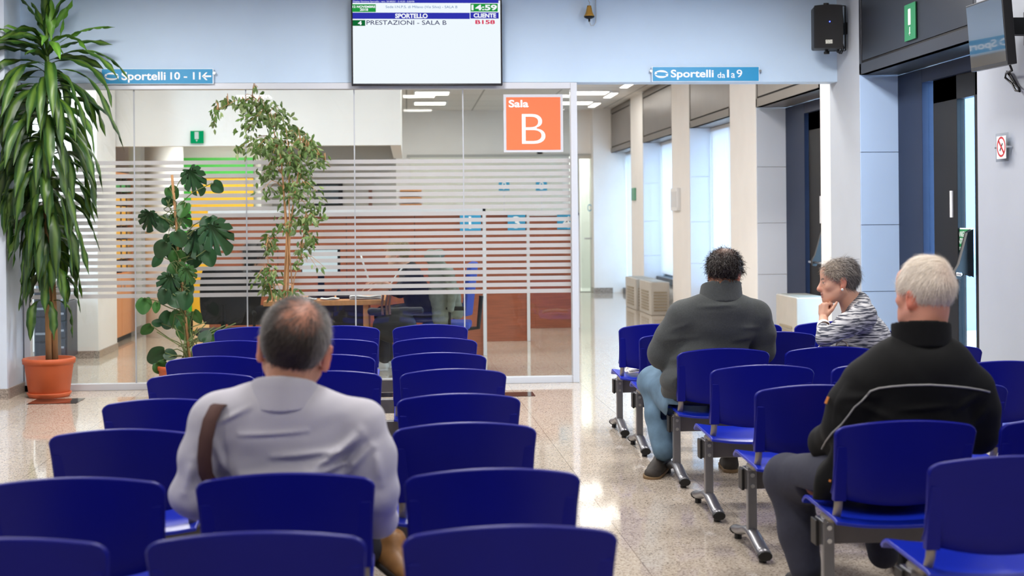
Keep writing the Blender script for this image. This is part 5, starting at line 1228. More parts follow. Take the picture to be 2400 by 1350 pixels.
S.cut(lambda P: .055 - np.sqrt((P[..., 0] - nb[0]) ** 2 + (P[..., 1] - nb[1]) ** 2) - np.maximum(0, (nb[2] + .005 - P[..., 2])) * 3)
seatcut(S, 4.208); v, F = S.mesh()
sm = mat('white_check_shirt', (200, 198, 206), .8, sheen=.1, bump=.08, bump_scale=500)
nt = sm.node_tree; tc = nt.nodes.new('ShaderNodeTexCoord'); wv = []
for ax in ('X', 'Z'):
    w_ = nt.nodes.new('ShaderNodeTexWave'); w_.bands_direction = ax; w_.inputs['Scale'].default_value = 88; w_.inputs['Distortion'].default_value = .4; nt.links.new(tc.outputs['Object'], w_.inputs['Vector']); wv.append(w_)
ad = nt.nodes.new('ShaderNodeMath'); ad.operation = 'MINIMUM'; nt.links.new(wv[0].outputs['Fac'], ad.inputs[0]); nt.links.new(wv[1].outputs['Fac'], ad.inputs[1])
cr = nt.nodes.new('ShaderNodeValToRGB'); cr.color_ramp.elements[0].color = srgb(172, 173, 191); cr.color_ramp.elements[1].color = srgb(212, 210, 216); cr.color_ramp.elements[1].position = .3
nt.links.new(ad.outputs[0], cr.inputs[0]); nt.links.new(cr.outputs[0], nt.nodes['Principled BSDF'].inputs['Base Color'])
sh = skin_mesh('shirt', v, F, sm, m1)
S = SDF(nb - .2, nb + .2, .004); cn = T(0, -.018, -.10) * .45 + nb * .55
Rc = rotm(0, 12, 6)
S.rc(nb + A(.0, .0, -.03), nb + A(.010, .008, .075), .094, .086, .02); S.rc(nb + A(0, -.012, -.03), nb + A(.004, -.006, .03), .102, .095, .015)
S.cut(lambda P: np.maximum((P[..., 2] - nb[2]) - .046 + .35 * (P[..., 1] - nb[1]) + .06 * (P[..., 0] - nb[0]), .080 - np.sqrt((P[..., 0] - nb[0] - .006) ** 2 + (P[..., 1] - nb[1]) ** 2)))
S.cut(lambda P: nb[2] + .004 - P[..., 2] + .25 * (P[..., 1] - nb[1])); v, F = S.mesh(); skin_mesh('collar', v, F, sm, sh)
# shoulder strap of his bag
mb = MB(); pp = [(560, 940, 4.22), (530, 938, 4.13), (508, 952, 4.085), (492, 985, 4.06), (482, 1030, 4.045), (479, 1075, 4.045), (482, 1110, 4.06), (500, 1145, 4.08), (530, 1180, 4.09)]
pv = [PY(*p) for p in pp]; hw = .022
rows = []
for i, p in enumerate(pv):
    t = (pv[min(i + 1, len(pv) - 1)] - pv[max(i - 1, 0)]).normalized(); n_ = Vector((-.35, -1, .25 if i > 2 else 1.2)).normalized(); s_ = t.cross(n_).normalized()
    rows.append((p + s_ * hw, p - s_ * hw))
vs = [q + Vector((0, -.004, 0)) for r_ in rows for q in r_] + [q + Vector((0, .004, 0)) for r_ in rows for q in r_]; n_ = len(rows); fs = []
for i in range(n_ - 1):
    a = 2 * i; fs += [(a, a + 1, a + 3, a + 2), (2 * n_ + a, 2 * n_ + a + 2, 2 * n_ + a + 3, 2 * n_ + a + 1), (a, a + 2, 2 * n_ + a + 2, 2 * n_ + a), (a + 1, 2 * n_ + a + 1, 2 * n_ + a + 3, a + 3)]
mb.add(vs, fs); mb.build('shoulder_strap', mat('brown_webbing', (82, 52, 46), .75, bump=.3, bump_scale=500), m1, smooth=True)
def trousers(parent, name, m, lo, hi, legs, seatp, seed, amp=.004, res=.007, Yp=None, xr=(-9, 9)):
    S = SDF(lo, hi, res); S.el(seatp[0], seatp[1], None, .05)
    for pts, rs in legs: S.path(pts, rs, .035)
    S.wrinkle(lambda P: fold(P, (18, 18, 30), amp, seed))
    if Yp: seatcut(S, Yp, *xr)
    v, F = S.mesh(); return skin_mesh(name, v, F, m, parent)
navy_t = mat('dark_trousers', (30, 32, 44), .85, noise_amt=.1, noise_scale=60)
trousers(m1, 'trousers', navy_t, (-.75, 3.95, .05), (.25, 5.0, .75), [([PV + A(.08, .03, 0), KR, AR + A(0, 0, .02)], [.095, .075, .058]), ([PV + A(-.08, .05, 0), V3((-.28, 4.70, .56)), foot1 + A(-.08, .0, .085)], [.095, .075, .056])], (PV + A(0, .0, .0), (.185, .15, .10)), 9, Yp=4.208, xr=(-.59, -.10))
tan = mat('tan_leather', (150, 108, 66), .45, noise_amt=.15, noise_scale=30); dks = mat('dark_sole', (36, 30, 28), .7)
shoe(m1, foot1 + A(-.06, .06, .03), foot1 + A(.05, -.06, -.03), (0.2, .3, 1), .24, tan, dks, nm='shoe'); shoe(m1, AR + A(0, -.06, -.09), AR + A(0, .2, -.09), (0, 0, 1), .26, tan, dks, nm='shoe')

# ================= man in the grey sweater =================
hc = g3(1698, 640, 7.56); RH = rotm(-26, -6, 5); hs = 1.02
nb = g3(1690, 700, 7.54); C = g3(1680, 760, 7.56); Bz = g3(1660, 860, 7.57); PV = g3(1652, 935, 7.60)
SL, SR = g3(1606, 742, 7.56), g3(1766, 740, 7.57); EL, ER = g3(1553, 830, 7.60), g3(1786, 820, 7.62); HL, HR = V3((1.52, 8.02, .58)), V3((1.78, 8.02, .58))
m2 = thing('person', (1.64, 7.6, 0), 'heavy man in a dark grey sweater and blue jeans with dark curly hair', 'person')
KL, AL = g3(1532, 893, 8.0), g3(1556, 1052, 7.72); KR, AR = V3((1.80, 8.03, .46)), V3((1.77, 7.82, .10))
S = SDF((1.1, 7.2, 0), (2.15, 8.35, 1.34), .007); T = head(S, hc, RH, hs, jaw=1.2)
S.rc(T(0, -.03, -.05), nb - A(0, 0, .03), .066, .074, .03); S.rc(nb - A(0, 0, .12), PV + A(0, .04, .05), .08, .10, .05); S.rc(SL, SR, .05, .06, .04)
for a, b, c_ in ((SL, EL, HL), (SR, ER, HR)): S.rc(a, b, .052, .042, .03); S.rc(b, c_, .04, .028, .02)
hand(S, HL, (.5, .8, -.1), (0, 0, 1), 1, (35, 40, 45, 50), 1); hand(S, HR, (-.5, .8, -.1), (0, 0, 1), 1, (35, 40, 45, 50), -1)
S.rc(PV + A(-.09, .05, 0), KL, .07, .055, .03).rc(KL, AL, .05, .04, .02).rc(PV + A(.1, .05, 0), KR, .07, .055, .03).rc(KR, AR, .05, .04, .02)
seatcut(S, 7.59, 1.385, 1.92); v, F = S.mesh(); sk = lin(200, 140, 112); skin_mesh('body', v, F, skin_m, m2, head_cols(v, hc, RH, hs, sk, brow=(.02, .015, .012)))
def mask2(p):
    x, y, z = p[..., 0], p[..., 1], p[..., 2]; ax = np.abs(x)
    lowb = -(z + .088); side = np.where(y > -.02, -(z + .0 - np.maximum(0, y - .02) * .9), -1); front = y - .062
    ear = np.where(ax > .055, .024 - np.sqrt((y + .004) ** 2 + ((z + .012) * .75) ** 2), -1)
    return np.maximum.reduce([lowb, side, front, ear])
thin2 = lambda p: np.clip(1.1 - np.sqrt(((p[..., 0] - .0) / .05) ** 2 + ((p[..., 1] + .045) / .06) ** 2 + ((p[..., 2] - .115) / .05) ** 2), 0, 1)
def col2(p, r): return lin(42, 33, 29) * r.uniform(.5, 1.5, (len(p), 1)) + thin2(p)[:, None] * lin(150, 104, 78) * .55
hair(m2, hc, RH, hs, mask2, lambda p, r: p * np.array([1, 1, .3]) + np.array([0, -.02, -.05]) + r.normal(size=p.shape) * .05, col2, 5200, .034, .0016, .014, .5, .5, seed=8, curl=.006, droop=.3, density=lambda p: 1.1 - thin2(p))
def mb_(p):
    x, y, z = p[..., 0], p[..., 1], p[..., 2]; return np.maximum.reduce([z + .035 - .35 * np.maximum(0, .04 - y), -(z + .135), -(y - .0), np.where(np.abs(x) < .03, .055 - np.abs(z + .10), -1) * 0 - .01])
S = SDF(hc - .22, hc + .22, .006); Tt = lambda *p: hc + RH @ (A(*p) * hs)
for q in (-1, 1): S.rc(Tt(q * .062, .012, -.03), Tt(q * .054, .03, -.085), .016, .02, .02); S.rc(Tt(q * .054, .03, -.085), Tt(q * .0, .078, -.106), .02, .022, .02)
v, F = S.mesh(); rs = np.random.RandomState(5); pk = rs.choice(len(v), 1400); dd = (v[pk] - hc) + rs.normal(size=(1400, 3)) * .05 - A(0, 0, .03); dd /= np.linalg.norm(dd, axis=1)[:, None]; sdv = np.cross(dd, rs.normal(size=(1400, 3))); sdv /= np.linalg.norm(sdv, axis=1)[:, None]
P = np.stack([v[pk] - sdv * .0016, v[pk] + sdv * .0016, v[pk] + dd * .022 + sdv * .0006, v[pk] + dd * .022 - sdv * .0006], 1).reshape(-1, 3)
skin_mesh('beard', np.concatenate([v, P]), np.concatenate([F, (np.arange(1400)[:, None] * 4 + np.arange(4)) + len(v)]), attr_mat('hair_fibre', .5), m2, np.tile(lin(44, 36, 32), (len(v) + 5600, 1)), 0)
S = SDF((1.10, 7.22, .36), (2.15, 8.1, 1.12), .006)
S.el(C + A(0, 0, .0), (.225, .145, .165), None, .05); S.el(Bz + A(.0, .0, .03), (.238, .165, .165), None, .05); S.el(PV + A(-.02, .0, .05), (.215, .165, .105), None, .035); S.el(g3(1592, 890, 7.5), (.10, .12, .07), None, .03)
S.rc(nb + A(-.05, 0, -.045), SL, .085, .088, .05); S.rc(nb + A(.05, 0, -.045), SR, .085, .088, .05); S.el(nb + A(0, -.01, -.06), (.15, .11, .08), None, .05)
S.path([SL + A(0, 0, -.01), SL * .5 + EL * .5 + A(-.012, 0, 0), EL, V3((1.46, 7.85, .60)), HL - A(0, .04, 0)], [.092, .082, .072, .062, .046], .03)
S.path([SR + A(0, 0, -.01), SR * .5 + ER * .5 + A(.012, 0, 0), ER, V3((1.84, 7.88, .60)), HR - A(0, .04, 0)], [.092, .082, .072, .062, .046], .03)
for a, b, r in (((1570, 780), (1620, 760), .010), ((1572, 800), (1640, 790), .010), ((1790, 770), (1740, 770), .009), ((1780, 790), (1720, 800), .010), ((1580, 845), (1700, 850), .013), ((1640, 720), (1720, 715), .008)):
    S.ridge(g3(*a, 7.43), g3(*b, 7.415), r * .8, r * 1.4)
S.wrinkle(lambda P: fold(P, (11, 9, 30), .006, 13) + fold(P, (30, 20, 44), .002, 15))
S.cut(lambda P: .06 - np.sqrt((P[..., 0] - nb[0]) ** 2 + (P[..., 1] - nb[1]) ** 2) - np.maximum(0, (nb[2] - P[..., 2])) * 3)
seatcut(S, 7.59, 1.385, 1.92); v, F = S.mesh(); swm = mat('grey_fleece', (70, 74, 74), .95, noise_amt=.12, noise_scale=120, bump=.35, bump_scale=420, sheen=.1)
sw = skin_mesh('sweater', v, F, swm, m2)
S = SDF(nb - .2, nb + .2, .005); S.rc(nb + A(-.004, .0, -.07), nb + A(.006, .014, .10), .128, .104, .02)
S.cut(lambda P: np.maximum((P[..., 2] - nb[2]) - .082 + .3 * (P[..., 1] - nb[1]), .090 - np.sqrt((P[..., 0] - nb[0] - .004) ** 2 + (P[..., 1] - nb[1]) ** 2))).cut(lambda P: nb[2] - .01 - P[..., 2]); v, F = S.mesh(); skin_mesh('collar', v, F, swm, sw)
jean = mat('blue_denim', (92, 120, 142), .85, noise_amt=.22, noise_scale=14, bump=.2, bump_scale=500)
trousers(m2, 'jeans', jean, (1.15, 7.2, .06), (2.2, 8.35, .75), [([PV + A(-.12, .0, -.02), KL + A(0, -.02, .0), KL * .5 + AL * .5 + A(0, -.02, 0), AL + A(.0, .0, -.0)], [.115, .088, .075, .066]), ([PV + A(.1, .03, -.02), KR, AR + A(0, 0, .03)], [.11, .085, .064])], (PV + A(0, .02, -.01), (.205, .17, .09)), 19, .005, Yp=7.59, xr=(1.385, 1.92))
S = SDF(PV - .32, PV + .32, .006); S.el(PV + A(-.005, .012, .025), (.222, .19, .10), None, .02); S.cut(lambda P: np.abs(P[..., 2] - PV[2] + .005) - .02); seatcut(S, 7.59); v, F = S.mesh(); skin_mesh('belt', v, F, mat('black_leather', (20, 20, 22), .5), m2)
brn = mat('worn_dark_shoe', (52, 46, 40), .7, noise_amt=.2, noise_scale=40); sl_ = mat('tan_sole', (122, 98, 66), .75)
shoe(m2, g3(1556, 1094, 7.86), g3(1522, 1127, 7.60), (0.3, .35, 1), .29, brn, sl_, .052, hi=.06); shoe(m2, V3((1.77, 7.74, 0)), V3((1.80, 8.0, 0)), (0, 0, 1), .27, brn, sl_, .05, hi=.06)

# ================= woman with short grey hair =================
hc = g3(1966, 661, 7.64); RH = rotm(82, -5, 6); hs = 1.01
nb = g3(1999, 712, 7.66); SL, SR = g3(2022, 742, 7.50), g3(2022, 735, 7.84); EL = g3(1931, 792, 7.36); WL = g3(1930, 745, 7.57)
C = g3(2022, 800, 7.66); PV = V3((2.29, 7.66, .47))
m3 = thing('person', (2.22, 7.6, 0), 'woman with short grey hair in a striped grey top, resting her chin on her hand', 'person')
S = SDF((1.75, 7.15, .0), (2.72, 8.25, 1.30), .0045); T = head(S, hc, RH, hs, jaw=.95, nose=1.12)
S.rc(T(0, -.028, -.045), nb - A(0, 0, .01), .050, .056, .025); S.rc(nb, C, .06, .09, .04); S.rc(C, PV, .10, .12, .04); S.rc(SL, SR, .045, .045, .04)
S.rc(SL, EL, .042, .034, .02); S.rc(EL, WL, .034, .024, .015)
hand(S, WL, (.10, .25, 1), (-1, -.45, .1), .90, (98, 95, 90, 86), 1, 15)
ER, WR = V3((2.30, 7.92, .58)), V3((2.14, 7.86, .50)); S.rc(SR, ER, .042, .034, .02); S.rc(ER, WR, .032, .024, .02); hand(S, WR, (-1, -.2, -.1), (0, 0, 1), .86, (30, 35, 40, 45), -1)
K1, K2 = V3((2.09, 7.76, .47)), V3((2.12, 7.95, .47)); A1, A2 = V3((2.08, 7.76, .09)), V3((2.16, 7.95, .09))
S.rc(PV, K1, .08, .055, .03).rc(K1, A1, .05, .035, .02).rc(PV + A(0, .14, 0), K2, .08, .055, .03).rc(K2, A2, .05, .035, .02)
seatcut(S, 7.59, 1.97, 2.5); v, F = S.mesh(); sk = lin(218, 166, 140); skin_mesh('body', v, F, skin_m, m3, head_cols(v, hc, RH, hs, sk, brow=(.16, .13, .11), lips=(.34, .14, .12)))
def mask3(p):
    x, y, z = p[..., 0], p[..., 1], p[..., 2]; ax = np.abs(x)
    lowb = -(z + .062); side = np.where(y > -.018, -(z - .004 - np.clip(y - .025, 0, 1) * 1.3), -1); front = y - .070 - .25 * np.maximum(0, z - .06)
    ear = np.where(ax > .055, .025 - np.sqrt((y + .006) ** 2 + ((z + .012) * .75) ** 2), -1); return np.maximum.reduce([lowb, side, front, ear])
def col3(p, r):
    g = r.uniform(.6, 1.3, (len(p), 1)); t = np.clip(p[:, 1:2] * 9 + .35, 0, 1); return (lin(112, 106, 102) * (1 - t) + lin(168, 152, 134) * t) * g
def flow3(p, r): return np.stack([p[:, 0] * .6, -.05 - p[:, 1] * .2 + 0 * p[:, 0], -.06 + p[:, 2] * .3], 1) + np.clip((p[:, 1:2] + r.normal(size=(len(p), 1)) * .025 - .01) / .05, 0, 1) * np.array([[0, .13, .05]])
hair(m3, hc, RH, hs, mask3, flow3, col3, 6500, .036, .0011, .013, .4, .28, seed=12, blobs=(((0, -.05, .075), (.06, .06, .05)),))
S = SDF((1.80, 7.12, .38), (2.72, 8.2, 1.06), .005)
S.rc(nb + A(.02, .0, -.015), C, .085, .145, .05, (A(1, 0, -.4), 1.15)); S.rc(C, PV, .15, .165, .05); S.rc(nb + A(.02, -.04, -.03), SL, .058, .07, .04); S.rc(nb + A(.02, .04, -.03), SR, .058, .07, .04)
S.path([SL, SL * .5 + EL * .5 + A(.015, -.0, .01), EL + A(.008, 0, 0)], [.072, .060, .047], .03); S.rc(EL, EL * .55 + WL * .45, .044, .036, .015); S.path([SR, ER, ER * .3 + WR * .7], [.068, .052, .038], .03)
S.wrinkle(lambda P: fold(P, (20, 16, 28), .004, 23)); S.cut(lambda P: .045 - np.linalg.norm(P - (nb + A(-.01, 0, .035)), axis=-1) * .8); seatcut(S, 7.59, 1.97, 2.5)
v, F = S.mesh()
tm = mat('heathered_stripe_jersey', (150, 152, 158), .9, sheen=.2); nt = tm.node_tree; tc = nt.nodes.new('ShaderNodeTexCoord'); mp = nt.nodes.new('ShaderNodeMapping'); mp.inputs['Rotation'].default_value = (0, math.radians(-16), 0); mp.inputs['Scale'].default_value = (15, 15, 165)
n_ = nt.nodes.new('ShaderNodeTexNoise'); n_.inputs['Scale'].default_value = 1; n_.inputs['Detail'].default_value = 2; nt.links.new(tc.outputs['Object'], mp.inputs[0]); nt.links.new(mp.outputs[0], n_.inputs['Vector'])
cr = nt.nodes.new('ShaderNodeValToRGB'); cr.color_ramp.elements[0].position = .44; cr.color_ramp.elements[0].color = srgb(58, 62, 76); cr.color_ramp.elements[1].position = .56; cr.color_ramp.elements[1].color = srgb(206, 206, 208); nt.links.new(n_.outputs[0], cr.inputs[0]); nt.links.new(cr.outputs[0], nt.nodes['Principled BSDF'].inputs['Base Color'])
skin_mesh('top', v, F, tm, m3)
S = SDF(WL - .12, WL + .12, .004); S.rc(EL * .52 + WL * .48, EL * .40 + WL * .60, .038, .036, .01); v, F = S.mesh(); skin_mesh('cuff', v, F, mat('cuff_white', (222, 222, 220), .8), m3)
pe = T(-.086, .0, -.046); S = SDF(pe - .03, pe + .03, .0025); S.el(pe, (.008, .008, .008)); v, F = S.mesh(); skin_mesh('earring', v, F, mat('pearl', (240, 236, 228), .2), m3)
trousers(m3, 'trousers', navy_t, (1.8, 7.4, .05), (2.72, 8.2, .7), [([PV, K1, A1 + A(0, 0, .02)], [.10, .072, .05]), ([PV + A(0, .14, 0), K2, A2 + A(0, 0, .02)], [.10, .072, .05])], (PV + A(0, .05, 0), (.15, .17, .09)), 29, Yp=7.59, xr=(1.98, 2.5))
blk_s = mat('black_shoe_leather', (22, 22, 24), .4)
shoe(m3, A1 + A(.02, -.04, -.09), A1 + A(-.08, .16, -.09), (0, 0, 1), .23, blk_s, dks, .042); shoe(m3, A2 + A(.02, -.04, -.09), A2 + A(-.08, .16, -.09), (0, 0, 1), .23, blk_s, dks, .042)

# ================= man in the black jacket =================
hc = g3(2165, 690, 4.93); RH = rotm(30, 2, -2); hs = 1.03
nb = g3(2160, 800, 4.92); C = g3(2150, 890, 4.93); Bz = g3(2140, 1000, 4.95); PV = V3((1.68, 4.98, .47))
SL, SR = g3(2030, 898, 4.95), g3(2272, 908, 4.95); EL, ER = g3(1984, 1005, 4.97), g3(2292, 1012, 4.98); HL, HR = V3((1.58, 5.36, .54)), V3((1.78, 5.40, .52))
m4 = thing('person', (1.68, 4.97, 0), 'white haired man in a black jacket with grey piping, seen from behind at the right', 'person')
KL, AL = g3(1848, 1122, 5.42), g3(1890, 1345, 5.30); KR, AR = V3((1.80, 5.46, .45)), V3((1.83, 5.40, .09))
S = SDF((1.1, 4.6, 0), (2.2, 5.8, 1.40), .006); T = head(S, hc, RH, hs)
S.rc(T(0, -.03, -.05), nb - A(0, 0, .03), .064, .070, .03); S.rc(nb - A(0, 0, .12), PV + A(0, .04, .05), .08, .09, .05); S.rc(SL, SR, .048, .055, .04)
for a, b, c_ in ((SL, EL, HL), (SR, ER, HR)): S.rc(a, b, .048, .04, .03); S.rc(b, c_, .038, .027, .02)
hand(S, HL, (.5, .8, -.1), (0, 0, 1), .95, (35, 40, 45, 50), 1); hand(S, HR, (-.5, .8, -.1), (0, 0, 1), .95, (35, 40, 45, 50), -1)
S.rc(PV + A(-.09, .05, 0), KL, .08, .06, .03).rc(KL, AL, .05, .038, .02).rc(PV + A(.08, .05, 0), KR, .08, .06, .03).rc(KR, AR, .05, .038, .02)
seatcut(S, 4.95, 1.415, 1.95); v, F = S.mesh(); sk = lin(214, 150, 128); skin_mesh('body', v, F, skin_m, m4, head_cols(v, hc, RH, hs, sk, brow=(.5, .45, .4)))
def mask4(p):
    x, y, z = p[..., 0], p[..., 1], p[..., 2]; ax = np.abs(x)
    lowb = -(z + .098 - .35 * np.maximum(0, y + .03)); side = np.where(y > -.03, -(z - .01 - np.maximum(0, y) * .3), -1); front = y - .062
    ear = np.where(ax > .055, .027 - np.sqrt((y + .006) ** 2 + ((z + .012) * .75) ** 2), -1); return np.maximum.reduce([lowb, side, front, ear])
def col4(p, r):
    g = r.uniform(.78, 1.1, (len(p), 1)); t = np.clip(.5 - p[:, 2:3] * 5, 0, 1); sk_ = np.clip(1 - np.linalg.norm((p - np.array([.0, -.085, .075])) / .05, axis=1), 0, 1)[:, None]
    return (lin(250, 240, 226) * (1 - t) + lin(226, 214, 202) * t) * g * (1 - .35 * sk_) + lin(220, 160, 140) * .3 * sk_
def flow4(p, r): d = p - np.array([.015, -.088, .085]); d = d + np.stack([-d[:, 2], 0 * d[:, 0], d[:, 0]], 1) * .5; return d + np.array([0, .0, -.01])
hair(m4, hc, RH, hs, mask4, flow4, col4, 14000, .034, .0007, .010, .12, .10, seed=17, blobs=(((0, -.02, .09), (.062, .075, .045)),))
S = SDF((1.10, 4.62, .26), (2.22, 5.5, 1.12), .006)
S.el(C, (.215, .135, .165), None, .05); S.el(Bz, (.220, .145, .17), None, .05); S.el(PV + A(-.02, 0, .02), (.215, .15, .11), None, .05)
S.rc(nb + A(-.05, 0, -.05), SL, .072, .080, .05); S.rc(nb + A(.05, 0, -.05), SR, .072, .080, .05); S.el(nb + A(0, -.01, -.07), (.15, .10, .08), None, .05)
S.path([SL + A(0, 0, -.01), SL * .5 + EL * .5 + A(-.012, 0, 0), EL, V3((1.545, 5.18, .57)), HL - A(0, .04, 0)], [.084, .082, .074, .060, .046], .035)
S.path([SR + A(0, 0, -.01), SR * .5 + ER * .5 + A(.01, 0, 0), ER, V3((1.90, 5.24, .55)), HR - A(0, .04, 0)], [.084, .080, .072, .060, .046], .035)
S.path([g3(1990, 1060, 4.93), g3(1944, 1130, 4.96), g3(1926, 1190, 4.99)], [.07, .055, .045], .04, (A(.5, -1, 0), 1.8))
for a, b, r in (((1985, 940), (2060, 930), .010), ((1960, 975), (2010, 1040), .014), ((2020, 950), (2090, 985), .010), ((2300, 930), (2240, 960), .010), ((2325, 960), (2290, 1010), .012), ((2110, 960), (2230, 950), .008), ((2000, 910), (1950, 1000), .012)):
    S.ridge(g3(*a, 4.83), g3(*b, 4.82), r * .9, r * 1.4)
S.wrinkle(lambda P: fold(P, (12, 10, 24), .005, 33) + fold(P, (34, 24, 40), .0018, 35))
S.cut(lambda P: .06 - np.sqrt((P[..., 0] - nb[0]) ** 2 + (P[..., 1] - nb[1]) ** 2) - np.maximum(0, (nb[2] - .01 - P[..., 2])) * 3)
S.cut(lambda P: np.where((P[..., 2] < .742) & (P[..., 0] > 1.415), 4.95 - .168 - .27 * (P[..., 2] - .46) - P[..., 1], -1)); S.cut(lambda P: np.where((P[..., 1] < 5.2) & (P[..., 0] > 1.425), .413 - P[..., 2], -1)); v4, F4 = S.mesh(); S4 = S
jk = mat('black_softshell', (15, 16, 17), .8, noise_amt=.15, noise_scale=50, bump=.12, bump_scale=350, spec=.25); ja = skin_mesh('jacket', v4, F4, jk, m4)
S = SDF(nb - .22, nb + .22, .005); S.rc(nb + A(0, 0, -.07), nb + A(-.002, .0, .09), .104, .104, .02)
S.cut(lambda P: np.maximum((P[..., 2] - nb[2]) - .062 + .05 * (P[..., 0] - nb[0]) + .2 * (P[..., 1] - nb[1]), .094 - np.sqrt((P[..., 0] - nb[0] + .001) ** 2 + (P[..., 1] - nb[1]) ** 2))).cut(lambda P: nb[2] - .012 - P[..., 2]); v, F = S.mesh(); skin_mesh('collar', v, F, jk, ja)
def on_surface(px, py, v, Yd):
    """nearest garment point facing the room along the sight line"""
    d = np.array(ray(px, py)); d /= np.linalg.norm(d); o_ = A(0, 0, EYE); t = (v - o_) @ d; r_ = np.linalg.norm(v - o_ - t[:, None] * d, axis=1); m = r_ < .012
    if not m.any(): m = r_ < .03
    if not m.any(): return Vector(PY(px, py, Yd))
    return Vector((o_ + d * (t[m].min() - .002)).tolist())
pip = mat('reflective_piping', (150, 150, 150), .5)
pts = [on_surface(x, y, v4, 4.83) for x, y in ((2032, 927), (2040, 917), (2060, 910), (2090, 906), (2130, 903), (2180, 902), (2230, 905), (2270, 909), (2300, 914), (2320, 919))]
MB().tube(pts, .0034, 8).build('back_piping', pip, ja, smooth=True)
pts = [on_surface(x, y, v4, 4.9) for x, y in ((2034, 924), (2020, 940), (2002, 955), (1990, 972), (1972, 995), (1950, 1015), (1935, 1035), (1926, 1052))]
MB().tube(pts, .0030, 8).build('sleeve_piping', pip, ja, smooth=True)
org = mat('orange_print', (214, 134, 60), .6)
for (x, y, a_, b_) in ((1938, 938, .0045, .013), (1945, 1127, .004, .004)):
    p = on_surface(x, y, v4, 4.95); MB().box(-a_, a_, -.001, .006, -b_, b_, Matrix.Translation(p) @ Matrix.Rotation(.4, 4, 'Y') @ Matrix.Rotation(-.5, 4, 'Z')).build('orange_mark', org, ja, .001)
nv = mat('navy_work_trousers', (44, 46, 62), .85, noise_amt=.08, noise_scale=60)
trousers(m4, 'trousers', nv, (1.05, 4.7, .05), (2.2, 5.8, .72), [([PV + A(-.09, .03, 0), KL, KL * .45 + AL * .55, AL + A(0, 0, .02)], [.105, .088, .072, .062]), ([PV + A(.08, .03, 0), KR, AR + A(0, 0, .02)], [.10, .082, .06])], (PV + A(0, 0, -.005), (.20, .15, .09)), 39, .004, Yp=4.95, xr=(1.415, 1.95))
shoe(m4, AL + A(.02, -.05, -.09), AL + A(-.0, .2, -.09), (0, 0, 1), .27, blk_s, dks); shoe(m4, V3((1.95, 5.45, 0)), V3((2.0, 5.7, 0)), (0, 0, 1), .27, blk_s, dks)

# ================= clerk behind the glass =================
hc = g3(931, 593, 13.32); RH = rotm(84, -8, 0); hs = .98
nb = g3(953, 628, 13.34); SL, SR = g3(968, 645, 13.18), g3(968, 645, 13.50); EL, WL = g3(938, 684, 13.14), g3(898, 662, 13.16); ER, WR = g3(930, 682, 13.50), g3(880, 672, 13.42); PV = V3((.14, 13.40, .545))
m5 = thing('person', (.12, 13.4, 0), 'clerk with short fair hair in a black top, seated at the desk behind the glass', 'person')
S = SDF((-.6, 12.9, 0), (.5, 13.85, 1.28), .006); T = head(S, hc, RH, hs)
S.rc(T(0, -.028, -.045), nb, .05, .055, .025); S.rc(nb, PV + A(0, 0, .03), .07, .085, .04); S.rc(SL, SR, .045, .045, .04)
for a, b, c_ in ((SL, EL, WL), (SR, ER, WR)): S.rc(a, b, .04, .034, .02); S.rc(b, c_, .034, .025, .015)
hand(S, WL, (-1, -.05, .12), (0, -.3, 1), .95, (15, 18, 20, 24), 1); hand(S, WR, (-1, .05, -.1), (0, 0, 1), .95, (30, 35, 40, 45), -1)
K1, K2 = V3((-.24, 13.30, .51)), V3((-.24, 13.5, .51)); A1, A2 = g3(905, 800, 13.28) * A(1, 1, 0) + A(-.02, 0, .09), V3((-.2, 13.52, .09))
S.rc(PV, K1, .08, .055, .03).rc(K1, A1, .05, .035, .02).rc(PV, K2, .08, .055, .03).rc(K2, A2, .05, .035, .02)
v, F = S.mesh(); skin_mesh('body', v, F, skin_m, m5, head_cols(v, hc, RH, hs, lin(216, 166, 140)))
hair(m5, hc, RH, hs, mask3, flow3, lambda p, r: lin(164, 138, 96) * r.uniform(.55, 1.25, (len(p), 1)), 2500, .05, .002, .016, .3, .3, seed=21, droop=.2)
S = SDF((-.5, 12.95, .38), (.45, 13.8, 1.05), .007); S.rc(nb + A(.02, 0, -.03), PV, .10, .16, .05); S.rc(SL, SR, .068, .068, .05); S.path([SL, EL, EL * .75 + WL * .25], [.066, .05, .045], .03); S.path([SR, ER, ER * .75 + WR * .25], [.066, .05, .045], .03)
S.el(PV + A(0, 0, .02), (.17, .17, .11), None, .04); S.cut(lambda P: .452 - P[..., 2]); S.wrinkle(lambda P: fold(P, (20, 20, 26), .004, 43)); v, F = S.mesh(); skin_mesh('top', v, F, mat('black_print_top', (26, 27, 32), .85, noise_amt=.35, noise_scale=18), m5)
trousers(m5, 'trousers', navy_t, (-.5, 12.95, .05), (.45, 13.8, .7), [([PV, K1, A1 + A(0, 0, .02)], [.10, .075, .055]), ([PV, K2, A2 + A(0, 0, .02)], [.10, .075, .055])], (PV, (.15, .16, .09)), 49)
wsh = mat('white_sneaker', (224, 222, 218), .6); shoe(m5, A1 + A(.04, 0, -.09), A1 + A(-.2, 0, -.09), (0, 0, 1), .24, wsh, wsh, .042); shoe(m5, A2 + A(.04, 0, -.09), A2 + A(-.2, 0, -.09), (0, 0, 1), .24, wsh, wsh, .042)
MB().tube([Vector(g3(943, 628, 13.22)), Vector(g3(929, 645, 13.20)), Vector(g3(916, 666, 13.20)), Vector(g3(912, 676, 13.2))], .008, 6, flat=1.6).build('white_strap', mat('strap_white', (232, 232, 232), .6), m5)
pr = thing('paper_strip', tuple(g3(852, 640, 13.2)), 'white rolled paper held upright near the raised hand of the clerk', 'paper')
